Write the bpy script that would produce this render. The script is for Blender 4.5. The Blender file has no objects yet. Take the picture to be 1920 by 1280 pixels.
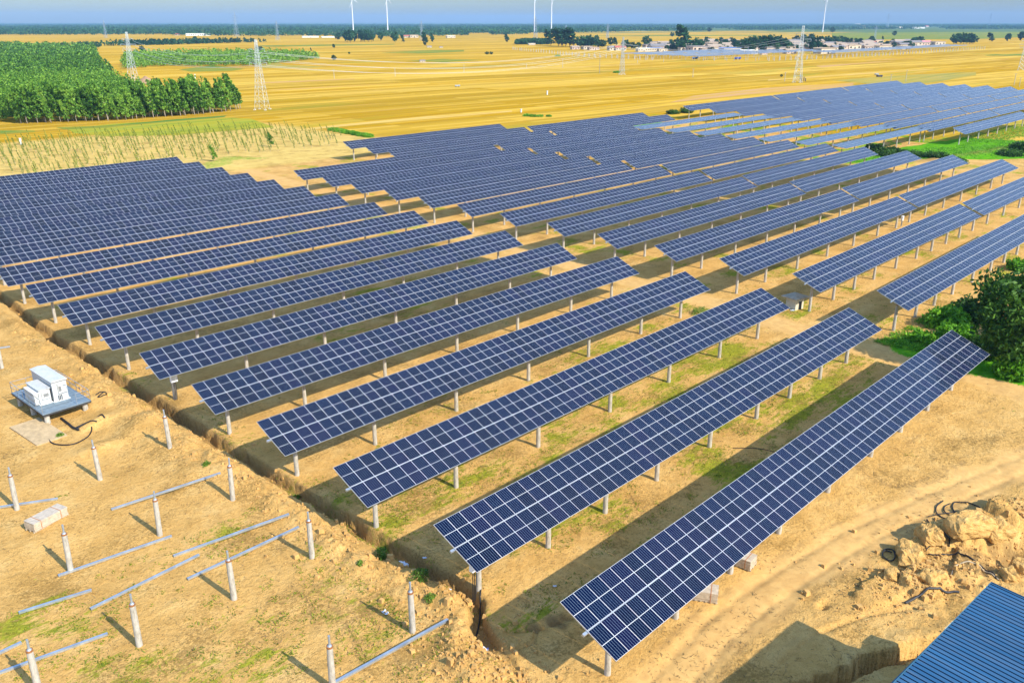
import bpy, bmesh, math, random
import numpy as np
from mathutils import Vector, Matrix

scene = bpy.context.scene
col = scene.collection
R = math.radians
rng = np.random.default_rng(11)
random.seed(11)

# ------------------------------------------------------------------ camera, sky, sun, exposure
F_PX, PITCH, YAW, CAM_H = 1616.83, R(20.3277), R(43.8476), 32.71     # focal length in pixels of the 1920 px photograph
SUN_EL, SUN_AZ = R(37.5), R(-87.3)                                   # azimuth counted from +X
cam = bpy.data.cameras.new('camera')
cam.sensor_width = 36.0
cam.lens = F_PX / 1920 * 36.0
cam.clip_start, cam.clip_end = 0.5, 40000
cam_o = bpy.data.objects.new('camera', cam)
cam_o.location = (0, 0, CAM_H)
cam_o.rotation_euler = (R(90) - PITCH, 0, YAW - R(90))
col.objects.link(cam_o)
scene.camera = cam_o

world = bpy.data.worlds.new('World')
scene.world = world
world.use_nodes = True
wn, wl = world.node_tree.nodes, world.node_tree.links
bg = wn['Background']
sky = wn.new('ShaderNodeTexSky')
sky.sky_type = 'NISHITA'
sky.sun_disc = False
sky.sun_elevation = SUN_EL
sky.sun_rotation = R(180)
sky.altitude = 0
sky.air_density = 1.0
sky.dust_density = 0.35
sky.ozone_density = 3.0
# ramp put over the sky texture: it darkens and turns bluer toward the horizon
tc = wn.new('ShaderNodeTexCoord'); sx = wn.new('ShaderNodeSeparateXYZ'); wl.new(tc.outputs['Generated'], sx.inputs[0])
cr = wn.new('ShaderNodeValToRGB'); wl.new(sx.outputs[2], cr.inputs[0])
cr.color_ramp.elements[0].position = 0.0; cr.color_ramp.elements[0].color = (.150, .168, .175, 1)
cr.color_ramp.elements[1].position = 0.30; cr.color_ramp.elements[1].color = (1, 1, 1, 1)
mu = wn.new('ShaderNodeMix'); mu.data_type = 'RGBA'; mu.blend_type = 'MULTIPLY'; mu.inputs[0].default_value = 1.0
wl.new(sky.outputs[0], mu.inputs[6]); wl.new(cr.outputs[0], mu.inputs[7])
mt = wn.new('ShaderNodeMix'); mt.data_type = 'RGBA'; mt.blend_type = 'MULTIPLY'; mt.inputs[0].default_value = 1.0
mt.inputs[7].default_value = (1.10, 1.14, 1.20, 1); wl.new(mu.outputs[2], mt.inputs[6])
wl.new(mt.outputs[2], bg.inputs[0])
bg.inputs[1].default_value = 0.15

sun = bpy.data.lights.new('sun', 'SUN')
sun.energy = 3.3
sun.angle = R(0.5)
sun.color = (1.0, 0.93, 0.82)
sun_o = bpy.data.objects.new('sun', sun)
sd = Vector((math.cos(SUN_AZ) * math.cos(SUN_EL), math.sin(SUN_AZ) * math.cos(SUN_EL), math.sin(SUN_EL)))
sun_o.rotation_euler = sd.to_track_quat('Z', 'Y').to_euler()
sun_o.location = (0, -60, 90)
col.objects.link(sun_o)

scene.view_settings.view_transform = 'Standard'
scene.view_settings.look = 'None'
scene.view_settings.gamma = 1.0
scene.view_settings.use_curve_mapping = False
scene.view_settings.exposure = 1.17
scene.cycles.max_bounces = 6
scene.cycles.volume_bounces = 0
scene.cycles.transparent_max_bounces = 6

# ------------------------------------------------------------------ numbers: noise, ground height, pixel -> ground
def _hash(ix, iy, s):
    h = (ix.astype(np.int64) * 374761393 + iy.astype(np.int64) * 668265263 + s * 974634777) & 0x7fffffff
    h = ((h ^ (h >> 13)) * 1274126177) & 0x7fffffff
    h = h ^ (h >> 16)
    return (h & 0xffff) / 65535.0
def vnoise(x, y, s=0):
    x = np.asarray(x, float); y = np.asarray(y, float)
    ix, iy = np.floor(x), np.floor(y)
    fx, fy = x - ix, y - iy
    fx, fy = fx * fx * (3 - 2 * fx), fy * fy * (3 - 2 * fy)
    a, b = _hash(ix, iy, s), _hash(ix + 1, iy, s)
    c, d = _hash(ix, iy + 1, s), _hash(ix + 1, iy + 1, s)
    return a + (b - a) * fx + (c - a) * fy + (a - b - c + d) * fx * fy
def fbm(x, y, s=0, o=4):
    t, a, w = 0, 0.5, 0
    for k in range(o):
        t = t + a * vnoise(x * 2 ** k, y * 2 ** k, s + k * 17); w += a; a *= 0.5
    return t / w
def sstep(a, b, x):
    t = np.clip((np.asarray(x, float) - a) / (b - a), 0, 1)
    return t * t * (3 - 2 * t)
def gz(y):                                                            # the broad fall of the land away from the camera
    a = -0.01785 * np.asarray(y, float)
    return -2.02 + np.log1p(np.exp(np.clip((a + 2.02) / 0.12, -60, 60))) * 0.12
def seg_dist(x, y, pts):
    """distance to a polyline, and the position along it"""
    best = np.full(np.shape(x), 1e9); al = np.zeros(np.shape(x)); sdn = np.zeros(np.shape(x)); acc = 0
    for (x0, y0), (x1, y1) in zip(pts[:-1], pts[1:]):
        dx, dy = x1 - x0, y1 - y0; L = math.hypot(dx, dy)
        t = np.clip(((x - x0) * dx + (y - y0) * dy) / L ** 2, 0, 1)
        d = np.hypot(x - x0 - t * dx, y - y0 - t * dy)
        m = d < best
        side = ((x - x0) * dy - (y - y0) * dx) / L
        best = np.where(m, d, best); al = np.where(m, acc + t * L, al); sdn = np.where(m, side, sdn)
        acc += L
    return best, al, sdn
# right hand wall of the long cable trench, x as a function of y
TR_Y = np.array([0, 22, 25.3, 27, 29, 30.7, 31.5, 33, 45, 56, 67, 88, 104, 129, 150, 230])
TR_X = np.array([25.3, 26.3, 27.3, 28.0, 28.7, 29.4, 30.3, 30.9, 30.95, 30.85, 31.1, 31.4, 31.6, 32.9, 33.5, 35.0])
GULLY = [(35.6, 14.9), (37.5, 14.1), (39.0, 13.5), (41.4, 12.7), (43.9, 11.4), (46.9, 9.6)]
ROAD = [(24.0, 16.0), (31.9, 19.3), (38, 19.8), (43.1, 19.5), (52.5, 18.2), (61.3, 16.0), (72.1, 12.8), (90, 7)]
PATH = [(112, 215), (109.2, 186.7), (106.5, 150.7), (102.0, 115.0), (96.5, 81.1), (93.5, 55), (91.6, 45.2), (90.0, 36.7), (89.3, 28.4), (88.8, 21.1), (86.5, 14), (84, 4)]
HEAPS = [(56.2, 13.6, 2.6, 1.0, -25, 0.35), (59.2, 11.9, 2.6, 1.5, -20, 0.7),
         (50.8, 12.9, 1.8, 1.3, 0, 0.4), (54.4, 11.4, 2.4, 0.9, 10, 0.25), (62.5, 11.4, 2.0, 1.6, 0, 0.7), (48.0, 14.4, 2.2, 1.1, -10, 0.25)]
def hgt(x, y):
    x = np.asarray(x, float); y = np.asarray(y, float)
    z = gz(y)
    near = sstep(230, 150, y) * sstep(200, 90, x)
    z = z + near * ((fbm(x * .22, y * .22, 3, 3) - .5) * 0.22)
    w = sstep(140, 60, y)
    z = z + w * (fbm(x * 1.1, y * 1.1, 9, 3) - .5) * 0.10
    # packed ways are smoother
    # trench and its spoil bank
    wig = (fbm(y * .55, y * 0 + 3.3, 21, 3) - .5) * 0.9 + (fbm(y * 1.9, x * 1.9, 5, 3) - .5) * 0.22
    xr = np.interp(y, TR_Y, TR_X) + wig * sstep(24, 32, y)
    d = x - xr                                                        # > 0 on the panel side
    deep = 1.10 * sstep(27.2, 29.5, y) + 0.28 * sstep(22, 27, y) * (1 - sstep(27.2, 29.5, y))
    deep = deep * (0.75 + 0.5 * vnoise(y * .3, y * 0 + 1, 8)) * sstep(228, 205, y)
    wid = 0.55 * sstep(25, 30, y) + 0.25
    shape = sstep(0.10, -0.04, d) * sstep(-wid - 0.55, -wid + 0.05, d)
    z = z - deep * shape
    bank = np.exp(-((d + 2.6 + (vnoise(y * .25, y * 0, 31) - .5) * 1.2) / 1.15) ** 2) * sstep(24, 32, y) * sstep(225, 200, y)
    bank2 = np.exp(-((d + 4.6) / 1.7) ** 2) * sstep(52, 62, y) * sstep(100, 86, y)
    lump = 0.35 + 0.9 * fbm(x * .55, y * .55, 41, 4)
    rill = 1 - 2 * np.abs(fbm(x * 1.9 + y * .5, y * 1.4, 43, 3) - .5)
    z = z + (bank * 0.62 + bank2 * 0.55) * lump + bank * (rill - .75) * .42
    z = z + np.exp(-((d - 0.75) / 0.55) ** 2) * 0.10 * sstep(26, 32, y) * lump * sstep(225, 200, y)
    # broken earth below the end of the trench
    br = np.exp(-(((x - 25.6) / 2.6) ** 2 + ((y - 27.5) / 3.2) ** 2))
    z = z + br * (0.55 * lump + 0.25 * (fbm(x * 2.2, y * 2.2, 77, 3) - .5))
    # hollow and cracks left of the first table
    dd, al, sn = seg_dist(x, y, [(33.2, 26.9), (31.9, 27.4), (30.9, 27.9), (29.6, 28.6)])
    z = z - 0.38 * np.exp(-(dd / 0.28) ** 2) * (0.4 + vnoise(x * 3, y * 3, 4)) * sstep(5.2, 2.5, al)
    dd, al, sn = seg_dist(x, y, [(30.9, 27.6), (29.9, 27.0), (28.6, 27.2)])
    z = z - 0.22 * np.exp(-(dd / 0.12) ** 2)
    # gully next to the blue roof: the far side is cut, the near side lies low
    dd, al, sn = seg_dist(x, y, GULLY)
    jag = (fbm(x * 1.6, y * 1.6, 60, 3) - .5) * 0.5
    s = sn + jag
    z = z - (1.25 * sstep(-0.04, 0.10, s) * sstep(0.80, 0.42, s) + 0.30 * sstep(0.3, 0.6, s) * sstep(3.4, 0.8, s)) * sstep(6, 3, dd)
    z = z + 0.14 * np.exp(-((s + 0.5) / 0.5) ** 2) * sstep(3, 1.5, dd)
    dd, al, sn = seg_dist(x, y, [(37.9, 15.9), (41.5, 15.6), (45.0, 14.2), (48, 12.2)])
    z = z - 0.16 * np.exp(-((dd + jag * .4) / 0.16) ** 2)
    # dug-out heaps and the pit behind them
    for (hx, hy, a, b, ang, h) in HEAPS:
        c, s_ = math.cos(R(ang)), math.sin(R(ang))
        u = ((x - hx) * c + (y - hy) * s_) / a; v = (-(x - hx) * s_ + (y - hy) * c) / b
        rr = (np.abs(u) ** 3 + np.abs(v) ** 3) ** (1 / 3) + (fbm(x * 1.3, y * 1.3, 90, 3) - .5) * 0.34
        z = z + h * 1.15 * sstep(1.0, 0.84, rr) * (0.80 + 0.4 * fbm(x * .8, y * .8, 95, 3)) * (1 + .25 * np.clip(v, -1, 1))
    z = z - 1.4 * np.exp(-(((x - 58.4) / 2.0) ** 2 + ((y - 9.6) / 1.1) ** 2)) - 0.4 * np.exp(-(((x - 52.9) / .35) ** 2 + ((y - 13.6) / .9) ** 2))
    hz_ = np.exp(-(((x - 54) / 7) ** 2 + ((y - 12.0) / 4) ** 2))
    z = z + hz_ * (fbm(x * 1.7, y * 1.7, 97, 3) - .5) * 0.55
    # wheel ruts
    dd, al, sn = seg_dist(x, y, ROAD)
    z = z - 0.07 * (np.exp(-((sn - 0.9) / 0.28) ** 2) + np.exp(-((sn + 0.9) / 0.28) ** 2)) * sstep(4, 2, dd)
    dd, al, sn = seg_dist(x, y, [(62.3, 21.0), (61.6, 20.2), (61.5, 19.2), (62.4, 18.4), (64.5, 17.8)])
    z = z - 0.10 * np.exp(-(dd / 0.22) ** 2) * (0.55 + 0.45 * np.sin(al * 22))
    # dug holes by the cross path
    for (hx, hy, r_, h) in ((82.3, 26.4, .55, .5), (81.5, 24.9, .5, .5), (80.6, 24.3, .45, .5), (44.2, 16.4, .35, .4), (21.7, 76.6, .7, .3)):
        z = z - h * np.exp(-(((x - hx) / r_) ** 2 + ((y - hy) / (r_ * .7)) ** 2))
        z = z + h * .45 * np.exp(-(((x - hx - r_ * 1.1) / r_) ** 2 + ((y - hy - r_ * .9) / r_) ** 2))
    # mounds round the raised platform
    for (hx, hy, ax, ay, h) in ((24.6, 75.5, 1.6, .7, .55), (27.4, 72.0, 1.8, 1.5, .5), (23.0, 70.6, 2.6, 1.0, .4)):
        z = z + h * np.exp(-(((x - hx) / ax) ** 2 + ((y - hy) / ay) ** 2)) * (.6 + .8 * fbm(x * .9, y * .9, 51, 3))
    # the rise with the hedge behind the last rows on the right
    dd, al, sn = seg_dist(x, y, [(205, 92), (236, 79), (256, 75), (300, 66)])
    z = z + 0.8 * np.exp(-(dd / 3.5) ** 2) * (.5 + fbm(x * .3, y * .3, 13, 3))
    return z
_fw = np.array([math.cos(YAW) * math.cos(PITCH), math.sin(YAW) * math.cos(PITCH), -math.sin(PITCH)])
_rt = np.array([math.sin(YAW), -math.cos(YAW), 0.0])
_up = np.cross(_rt, _fw)
def at(px, py, dz=0.0):
    """the point of the land seen at a pixel of the 1920 x 1280 photograph"""
    d = _fw + (px - 960) / F_PX * _rt - (py - 640) / F_PX * _up
    t = (dz - CAM_H - 2) / d[2]
    for _ in range(50):
        t = 0.5 * t + 0.5 * (float(gz(t * d[1])) + dz - CAM_H) / d[2]
    return float(t * d[0]), float(t * d[1])
def depth(x, y):
    return x * _fw[0] + y * _fw[1] - (-2 - CAM_H) * 0 + (-(CAM_H)) * _fw[2]
def H1(x, y):
    return float(hgt(np.array([x]), np.array([y]))[0])

# ------------------------------------------------------------------ materials
class Mat:
    def __init__(s, name, rough=0.8, color=(.5, .5, .5), metal=0.0, spec=0.3):
        s.m = bpy.data.materials.new(name); s.m.use_nodes = True
        s.n, s.l = s.m.node_tree.nodes, s.m.node_tree.links
        s.b = s.n['Principled BSDF']
        s.set('Base Color', (*color, 1)); s.set('Roughness', rough); s.set('Metallic', metal); s.set('Specular IOR Level', spec)
        s._co = None
    def set(s, k, v):
        if hasattr(v, 'is_output'): s.l.new(v, s.b.inputs[k])
        else: s.b.inputs[k].default_value = v
    def node(s, t, **kw):
        n = s.n.new(t)
        for k, v in kw.items(): setattr(n, k, v)
        return n
    def inp(s, n, k, v):
        if v is None: return
        if hasattr(v, 'is_output'): s.l.new(v, n.inputs[k])
        else: n.inputs[k].default_value = v
    def co(s, kind='Object'):
        return s.node('ShaderNodeTexCoord').outputs[kind]
    def pos(s):
        return s.node('ShaderNodeNewGeometry').outputs['Position']
    def mapping(s, v, scale=(1, 1, 1), loc=(0, 0, 0), rot=(0, 0, 0)):
        n = s.node('ShaderNodeMapping'); s.l.new(v, n.inputs[0])
        n.inputs['Scale'].default_value = scale; n.inputs['Location'].default_value = loc; n.inputs['Rotation'].default_value = rot
        return n.outputs[0]
    def noise(s, v, scale=5, detail=4, rough=0.55, dist=0.0, out=0):
        n = s.node('ShaderNodeTexNoise'); s.l.new(v, n.inputs['Vector'])
        n.inputs['Scale'].default_value = scale; n.inputs['Detail'].default_value = detail
        n.inputs['Roughness'].default_value = rough; n.inputs['Distortion'].default_value = dist
        return n.outputs[out]
    def ramp(s, f, stops, interp='LINEAR'):
        n = s.node('ShaderNodeValToRGB'); s.l.new(f, n.inputs[0]); r = n.color_ramp; r.interpolation = interp
        while len(r.elements) < len(stops): r.elements.new(0.5)
        for e, (p, c) in zip(r.elements, stops):
            e.position = p; e.color = (c, c, c, 1) if isinstance(c, (int, float)) else (*c, 1)
        return n.outputs[0]
    def mix(s, f, a, b, mode='MIX'):
        n = s.node('ShaderNodeMix', data_type='RGBA', blend_type=mode)
        for k, v in ((0, f), (6, a), (7, b)):
            if hasattr(v, 'is_output'): s.l.new(v, n.inputs[k])
            elif k == 0: n.inputs[0].default_value = v
            else: n.inputs[k].default_value = (*v, 1)
        return n.outputs[2]
    def math(s, op, a, b=None, c=None):
        n = s.node('ShaderNodeMath', operation=op)
        for k, v in enumerate((a, b, c)): s.inp(n, k, v)
        return n.outputs[0]
    def attr(s, name):
        return s.node('ShaderNodeAttribute', attribute_name=name).outputs['Fac']
    def bump(s, h, strength=0.3, dist=0.05):
        n = s.node('ShaderNodeBump'); s.l.new(h, n.inputs['Height'])
        n.inputs['Strength'].default_value = strength; n.inputs['Distance'].default_value = dist
        s.l.new(n.outputs[0], s.b.inputs['Normal'])

def simple(name, color, rough=0.8, metal=0.0, var=0.15, scale=3.0, spec=0.3):
    m = Mat(name, rough, color, metal, spec)
    f = m.noise(m.co(), scale, 4, 0.6)
    lo = tuple(c * (1 - var) for c in color); hi = tuple(min(1, c * (1 + var)) for c in color)
    m.set('Base Color', m.ramp(f, [(0.3, lo), (0.7, hi)]))
    return m.m

def leafmat(name, a, b, c, scale=0.6):
    m = Mat(name, 0.6, a, 0, 0.25)
    g = m.node('ShaderNodeNewGeometry')
    oi = m.node('ShaderNodeObjectInfo')
    f = m.noise(g.outputs['Position'], scale, 3, 0.6)
    f2 = m.math('ADD', m.math('MULTIPLY', f, 0.75), m.math('MULTIPLY', g.outputs['Random Per Island'], 0.25))
    f2 = m.math('ADD', f2, m.math('MULTIPLY', m.math('SUBTRACT', oi.outputs['Random'], 0.5), 0.16))
    cr = m.ramp(f2, [(0.36, a), (0.5, b), (0.64, c)])
    m.set('Base Color', cr)
    tr = m.node('ShaderNodeBsdfTranslucent'); m.l.new(cr, tr.inputs['Color'])
    mx = m.node('ShaderNodeMixShader'); mx.inputs[0].default_value = 0.28
    m.l.new(m.b.outputs[0], mx.inputs[1]); m.l.new(tr.outputs[0], mx.inputs[2])
    m.l.new(mx.outputs[0], m.n['Material Output'].inputs['Surface'])
    return m.m

M = {}
# ---- the ground: sand on the site, golden stubble beyond, lush green and weeds by vertex masks
def ground_material():
    m = Mat('ground', 1.0, (.5, .35, .15), 0, 0.0)
    p = m.pos()
    # stubble: long streaks along the rows
    st = m.mapping(p, (0.012, 0.16, 0.3), rot=(0, 0, R(4)))
    s1 = m.noise(st, 1.0, 5, 0.6)
    st2 = m.mapping(p, (0.05, 1.1, 1.0), rot=(0, 0, R(4)))
    s2 = m.noise(st2, 1.0, 3, 0.6)
    st3 = m.mapping(p, (0.0026, 0.021, 0.03), rot=(0, 0, R(5)))
    s3 = m.noise(st3, 1.0, 4, 0.55)
    gold = m.ramp(s1, [(0.28, (.37, .19, .006)), (0.45, (.51, .265, .006)), (0.60, (.58, .33, .010)), (0.75, (.50, .31, .025))])
    gold = m.mix(m.ramp(s3, [(0.42, 0.0), (0.62, 0.75)]), gold, (.55, .305, .006))
    gold = m.mix(m.math('MULTIPLY', m.ramp(s2, [(0.35, 0.0), (0.7, 1.0)]), 0.5), gold, (.32, .185, .008))
    # harvest plots: parallel strips, each with its own tone, and the headland lines between them
    rv_ = m.mapping(p, (1, 1, 1), rot=(0, 0, R(5)))
    sy_ = m.node('ShaderNodeSeparateXYZ'); m.l.new(rv_, sy_.inputs[0])
    wob = m.noise(m.mapping(p, (0.004, 0.004, 0.004)), 1.0, 2, 0.5)
    yy_ = m.math('ADD', sy_.outputs[1], m.math('MULTIPLY', wob, 26.0))
    for wdt, amp, lw, seed in ((31.0, 0.75, 0.03, 1.0), (9.3, 0.6, 0.07, 9.0), (2.6, 0.5, 0.0, 4.0)):
        q_ = m.math('DIVIDE', yy_, wdt); fl = m.math('FLOOR', q_); fr_ = m.math('FRACT', q_)
        cx_ = m.node('ShaderNodeCombineXYZ'); m.inp(cx_, 0, fl); m.inp(cx_, 1, m.math('FLOOR', m.math('DIVIDE', sy_.outputs[0], wdt * 17.0))); m.inp(cx_, 2, seed)
        wn2 = m.node('ShaderNodeTexWhiteNoise', noise_dimensions='3D'); m.l.new(cx_.outputs[0], wn2.inputs[0])
        gold = m.mix(m.math('MULTIPLY', m.ramp(wn2.outputs['Value'], [(0.45, 0.0), (1.0, 1.0)]), amp), gold, (.33, .20, .012))
        gold = m.mix(m.math('MULTIPLY', m.ramp(wn2.outputs['Value'], [(0.0, 1.0), (0.4, 0.0)]), amp), gold, (.63, .41, .07))
        if lw: gold = m.mix(m.math('MULTIPLY', m.math('LESS_THAN', fr_, lw), m.ramp(s2, [(0.30, 0.0), (0.5, 0.85)])), gold, (.27, .20, .05))
    st4 = m.mapping(p, (0.006, 0.045, 0.03), loc=(31, 7, 0), rot=(0, 0, R(7)))
    s4 = m.noise(st4, 1.0, 3, 0.5)
    gold = m.mix(m.ramp(s4, [(0.63, 0.0), (0.72, 0.55)]), gold, (.46, .27, .11))     # strips of bare pinkish soil
    st5 = m.mapping(p, (0.005, 0.030, 0.03), loc=(-57, 91, 0), rot=(0, 0, R(3)))
    s5 = m.noise(st5, 1.0, 4, 0.5)
    gold = m.mix(m.ramp(s5, [(0.60, 0.0), (0.69, 0.6)]), gold, (.24, .25, .03))      # strips with green undergrowth
    # far away the plots turn green in bands
    geo = m.node('ShaderNodeVectorMath', operation='LENGTH'); m.l.new(p, geo.inputs[0])
    dist = geo.outputs['Value']
    fs = m.noise(m.mapping(p, (0.0009, 0.0022, 0.002), loc=(4, 9, 0), rot=(0, 0, R(-38))), 1.0, 4, 0.6)
    dm = m.math('DIVIDE', m.math('SUBTRACT', dist, 2700), 2600)
    dm = m.math('MINIMUM', m.math('MAXIMUM', dm, 0.0), 1.0)
    fmask = m.ramp(m.math('ADD', fs, m.math('MULTIPLY', m.math('SUBTRACT', dm, 0.3), 0.5)), [(0.42, 0.0), (0.50, 1.0)])
    fmask = m.math('MULTIPLY', fmask, m.math('MINIMUM', m.math('MULTIPLY', dm, 4.0), 1.0))
    gold = m.mix(fmask, gold, (.10, .15, .045))
    # sand
    a1 = m.noise(p, 0.35, 5, 0.6)
    a2 = m.noise(p, 2.6, 6, 0.65, 0.3)
    a3 = m.noise(p, 14.0, 3, 0.6)
    sand = m.ramp(a1, [(0.30, (.49, .280, .078)), (0.52, (.585, .345, .105)), (0.72, (.65, .415, .145))])
    sand = m.mix(m.ramp(a2, [(0.50, 0.0), (0.72, 0.62)]), sand, (.35, .185, .05))
    sand = m.mix(m.ramp(a2, [(0.25, 0.5), (0.42, 0.0)]), sand, (.65, .435, .17))
    sand = m.mix(m.ramp(a3, [(0.57, 0.0), (0.68, 0.62)]), sand, (.22, .125, .035))
    path = m.attr('path')
    ps = m.noise(p, 1.3, 5, 0.6, 0.8)
    sand = m.mix(m.math('MULTIPLY', path, 0.85), sand, m.ramp(ps, [(0.3, (.46, .265, .09)), (0.7, (.62, .385, .135))]))
    furrow = m.attr('furrow')
    w = m.node('ShaderNodeTexWave', wave_type='BANDS', bands_direction='Y'); m.l.new(m.mapping(p, (1, 1, 1), rot=(0, 0, R(-6))), w.inputs[0])
    w.inputs['Scale'].default_value = 0.21; w.inputs['Distortion'].default_value = 1.5; w.inputs['Detail'].default_value = 2; w.inputs['Detail Scale'].default_value = 0.6
    fcol = m.ramp(m.math('ADD', m.math('MULTIPLY', w.outputs[1], 0.5), m.math('MULTIPLY', a1, 0.6)), [(0.30, (.38, .25, .055)), (0.55, (.60, .41, .11)), (0.8, (.68, .49, .16))])
    sand = m.mix(furrow, sand, fcol)
    c = m.mix(m.attr('site'), gold, sand)
    # weeds: broken up by noise
    g1 = m.noise(m.mapping(p, (1.1, 3.0, 2.0), rot=(0, 0, R(-2))), 1.0, 8, 0.80, 0.4)
    g0 = m.noise(m.mapping(p, (0.14, 0.55, 0.4)), 1.0, 3, 0.6)
    gsum = m.math('ADD', m.math('MULTIPLY', g1, 0.6), m.math('MULTIPLY', g0, 0.4))
    gm = m.math('SUBTRACT', m.math('ADD', gsum, m.math('MULTIPLY', m.attr('green'), 0.42)), 0.78)
    gm = m.math('MINIMUM', m.math('MAXIMUM', m.math('MULTIPLY', gm, 16.0), 0.0), 0.88)
    gcol = m.ramp(a2, [(0.3, (.12, .16, .010)), (0.55, (.26, .28, .016)), (0.8, (.40, .36, .03))])
    c = m.mix(gm, c, gcol)
    b0 = m.noise(m.mapping(p, (1, 1, 1), loc=(17, 3, 0)), 0.22, 3, 0.6); b1 = m.noise(m.mapping(p, (1, 1, 1), loc=(5, 41, 0)), 5.0, 5, 0.75)
    bm_ = m.math('SUBTRACT', m.math('ADD', m.math('MULTIPLY', b1, 0.55), m.math('MULTIPLY', b0, 0.45)), 0.53)
    bm_ = m.math('MINIMUM', m.math('MAXIMUM', m.math('MULTIPLY', bm_, 14.0), 0.0), 0.6)
    c = m.mix(m.math('MULTIPLY', bm_, m.math('MULTIPLY', m.attr('site'), m.math('SUBTRACT', 1.0, path))), c, (.21, .125, .035))
    lush = m.attr('lush')
    lcol = m.ramp(m.noise(p, 0.9, 5, 0.65), [(0.3, (.055, .19, .006)), (0.55, (.10, .30, .010)), (0.75, (.19, .36, .02))])
    lm = m.math('MULTIPLY', m.math('SUBTRACT', m.math('ADD', lush, m.math('MULTIPLY', m.math('SUBTRACT', g1, 0.5), 1.9)), 0.42), 4.0)
    lm = m.math('MULTIPLY', m.math('MINIMUM', m.math('MAXIMUM', lm, 0.0), 1.0), m.math('GREATER_THAN', lush, 0.02))
    c = m.mix(lm, c, lcol)
    dark = m.attr('shade_and_marks')
    c = m.mix(m.math('MULTIPLY', dark, 0.75), c, (.20, .125, .05))  # painted shade, wheel tracks and other dark patches share this colour
    m.set('Base Color', c)
    hsum = m.math('ADD', m.math('MULTIPLY', a2, 0.9), m.math('MULTIPLY', a3, 0.28))
    hsum = m.math('MULTIPLY', hsum, m.math('SUBTRACT', 1.15, path))
    m.bump(hsum, 0.9, 0.17)
    return m.m
M['ground'] = ground_material()

# ---- photovoltaic glass: frame, half-cut cells, thin busbars, all from the module's own UV
def pv_material(name, tone=1.0):
    m = Mat(name, 0.14, (.02, .03, .12), 0, 0.12)
    uv = m.node('ShaderNodeUVMap').outputs[0]
    sp = m.node('ShaderNodeSeparateXYZ'); m.l.new(uv, sp.inputs[0])
    u, v = sp.outputs[0], sp.outputs[1]
    fu, fv = m.math('FRACT', u), m.math('FRACT', v)
    iu, iv = m.math('FLOOR', u), m.math('FLOOR', v)
    oi = m.node('ShaderNodeObjectInfo').outputs['Random']
    cx = m.node('ShaderNodeCombineXYZ'); m.inp(cx, 0, iu); m.inp(cx, 1, iv); m.inp(cx, 2, m.math('MULTIPLY', oi, 97.0))
    wn_ = m.node('ShaderNodeTexWhiteNoise', noise_dimensions='3D'); m.l.new(cx.outputs[0], wn_.inputs[0])
    rv = wn_.outputs['Value']
    # cells: 6 across, 24 half cells along
    cu = m.math('FRACT', m.math('MULTIPLY', m.math('SUBTRACT', fu, 0.02), 6.25))
    cv = m.math('FRACT', m.math('MULTIPLY', fv, 24.0))
    def edge(f, w):                                                     # 1 near 0 or 1
        d = m.math('MINIMUM', f, m.math('SUBTRACT', 1.0, f))
        return m.math('LESS_THAN', d, w)
    lu = m.math('MULTIPLY', edge(cu, 0.036), m.math('LESS_THAN', m.math('ABSOLUTE', m.math('SUBTRACT', fu, 0.5)), 0.45))
    lv = edge(cv, 0.035)
    mid = m.math('LESS_THAN', m.math('ABSOLUTE', m.math('SUBTRACT', fv, 0.5)), 0.0085)
    fr = m.math('MAXIMUM', edge(fu, 0.0145), edge(fv, 0.008))
    # per-cell shade
    ccx = m.node('ShaderNodeCombineXYZ')
    m.inp(ccx, 0, m.math('FLOOR', m.math('MULTIPLY', u, 6.0))); m.inp(ccx, 1, m.math('FLOOR', m.math('MULTIPLY', v, 24.0))); m.inp(ccx, 2, m.math('MULTIPLY', oi, 31.0))
    wc = m.node('ShaderNodeTexWhiteNoise', noise_dimensions='3D'); m.l.new(ccx.outputs[0], wc.inputs[0])
    t = tone
    cell = m.ramp(m.math('ADD', m.math('MULTIPLY', rv, 0.88), m.math('MULTIPLY', wc.outputs['Value'], 0.12)),
                  [(0.0, (.002 * t, .003 * t, .015 * t)), (0.5, (.0015 * t, .006 * t, .028 * t)), (1.0, (.005 * t, .005 * t, .029 * t))])
    c = m.mix(m.math('MULTIPLY', lu, 0.95), cell, (.20, .28, .36))
    c = m.mix(m.math('MULTIPLY', mid, 0.9), c, (.56, .58, .57))
    c = m.mix(fr, c, (.66, .67, .66))
    m.set('Base Color', c)
    m.set('Roughness', m.math('ADD', m.math('MULTIPLY', fr, 0.35), 0.13))
    m.set('Metallic', m.math('MULTIPLY', fr, 0.25))
    return m.m
M['pv'] = pv_material('photovoltaic_glass')
M['pv_old'] = simple('dusty_old_modules', (.13, .145, .16), .35, 0, .25, .3)
M['alu'] = simple('aluminium_frame', (.62, .64, .65), 0.4, 0.7, 0.05)
M['backsheet'] = simple('white_backsheet', (.55, .56, .58), 0.6, 0, 0.04)
M['galv'] = simple('galvanised_steel', (.50, .55, .57), 0.45, 0.75, 0.18, 2.0)
M['galv2'] = simple('dull_zinc', (.36, .40, .42), 0.5, 0.5, 0.2, 2.0)
M['rust'] = simple('rusty_steel', (.30, .13, .045), 0.8, 0.2, 0.35, 9.0)
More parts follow.
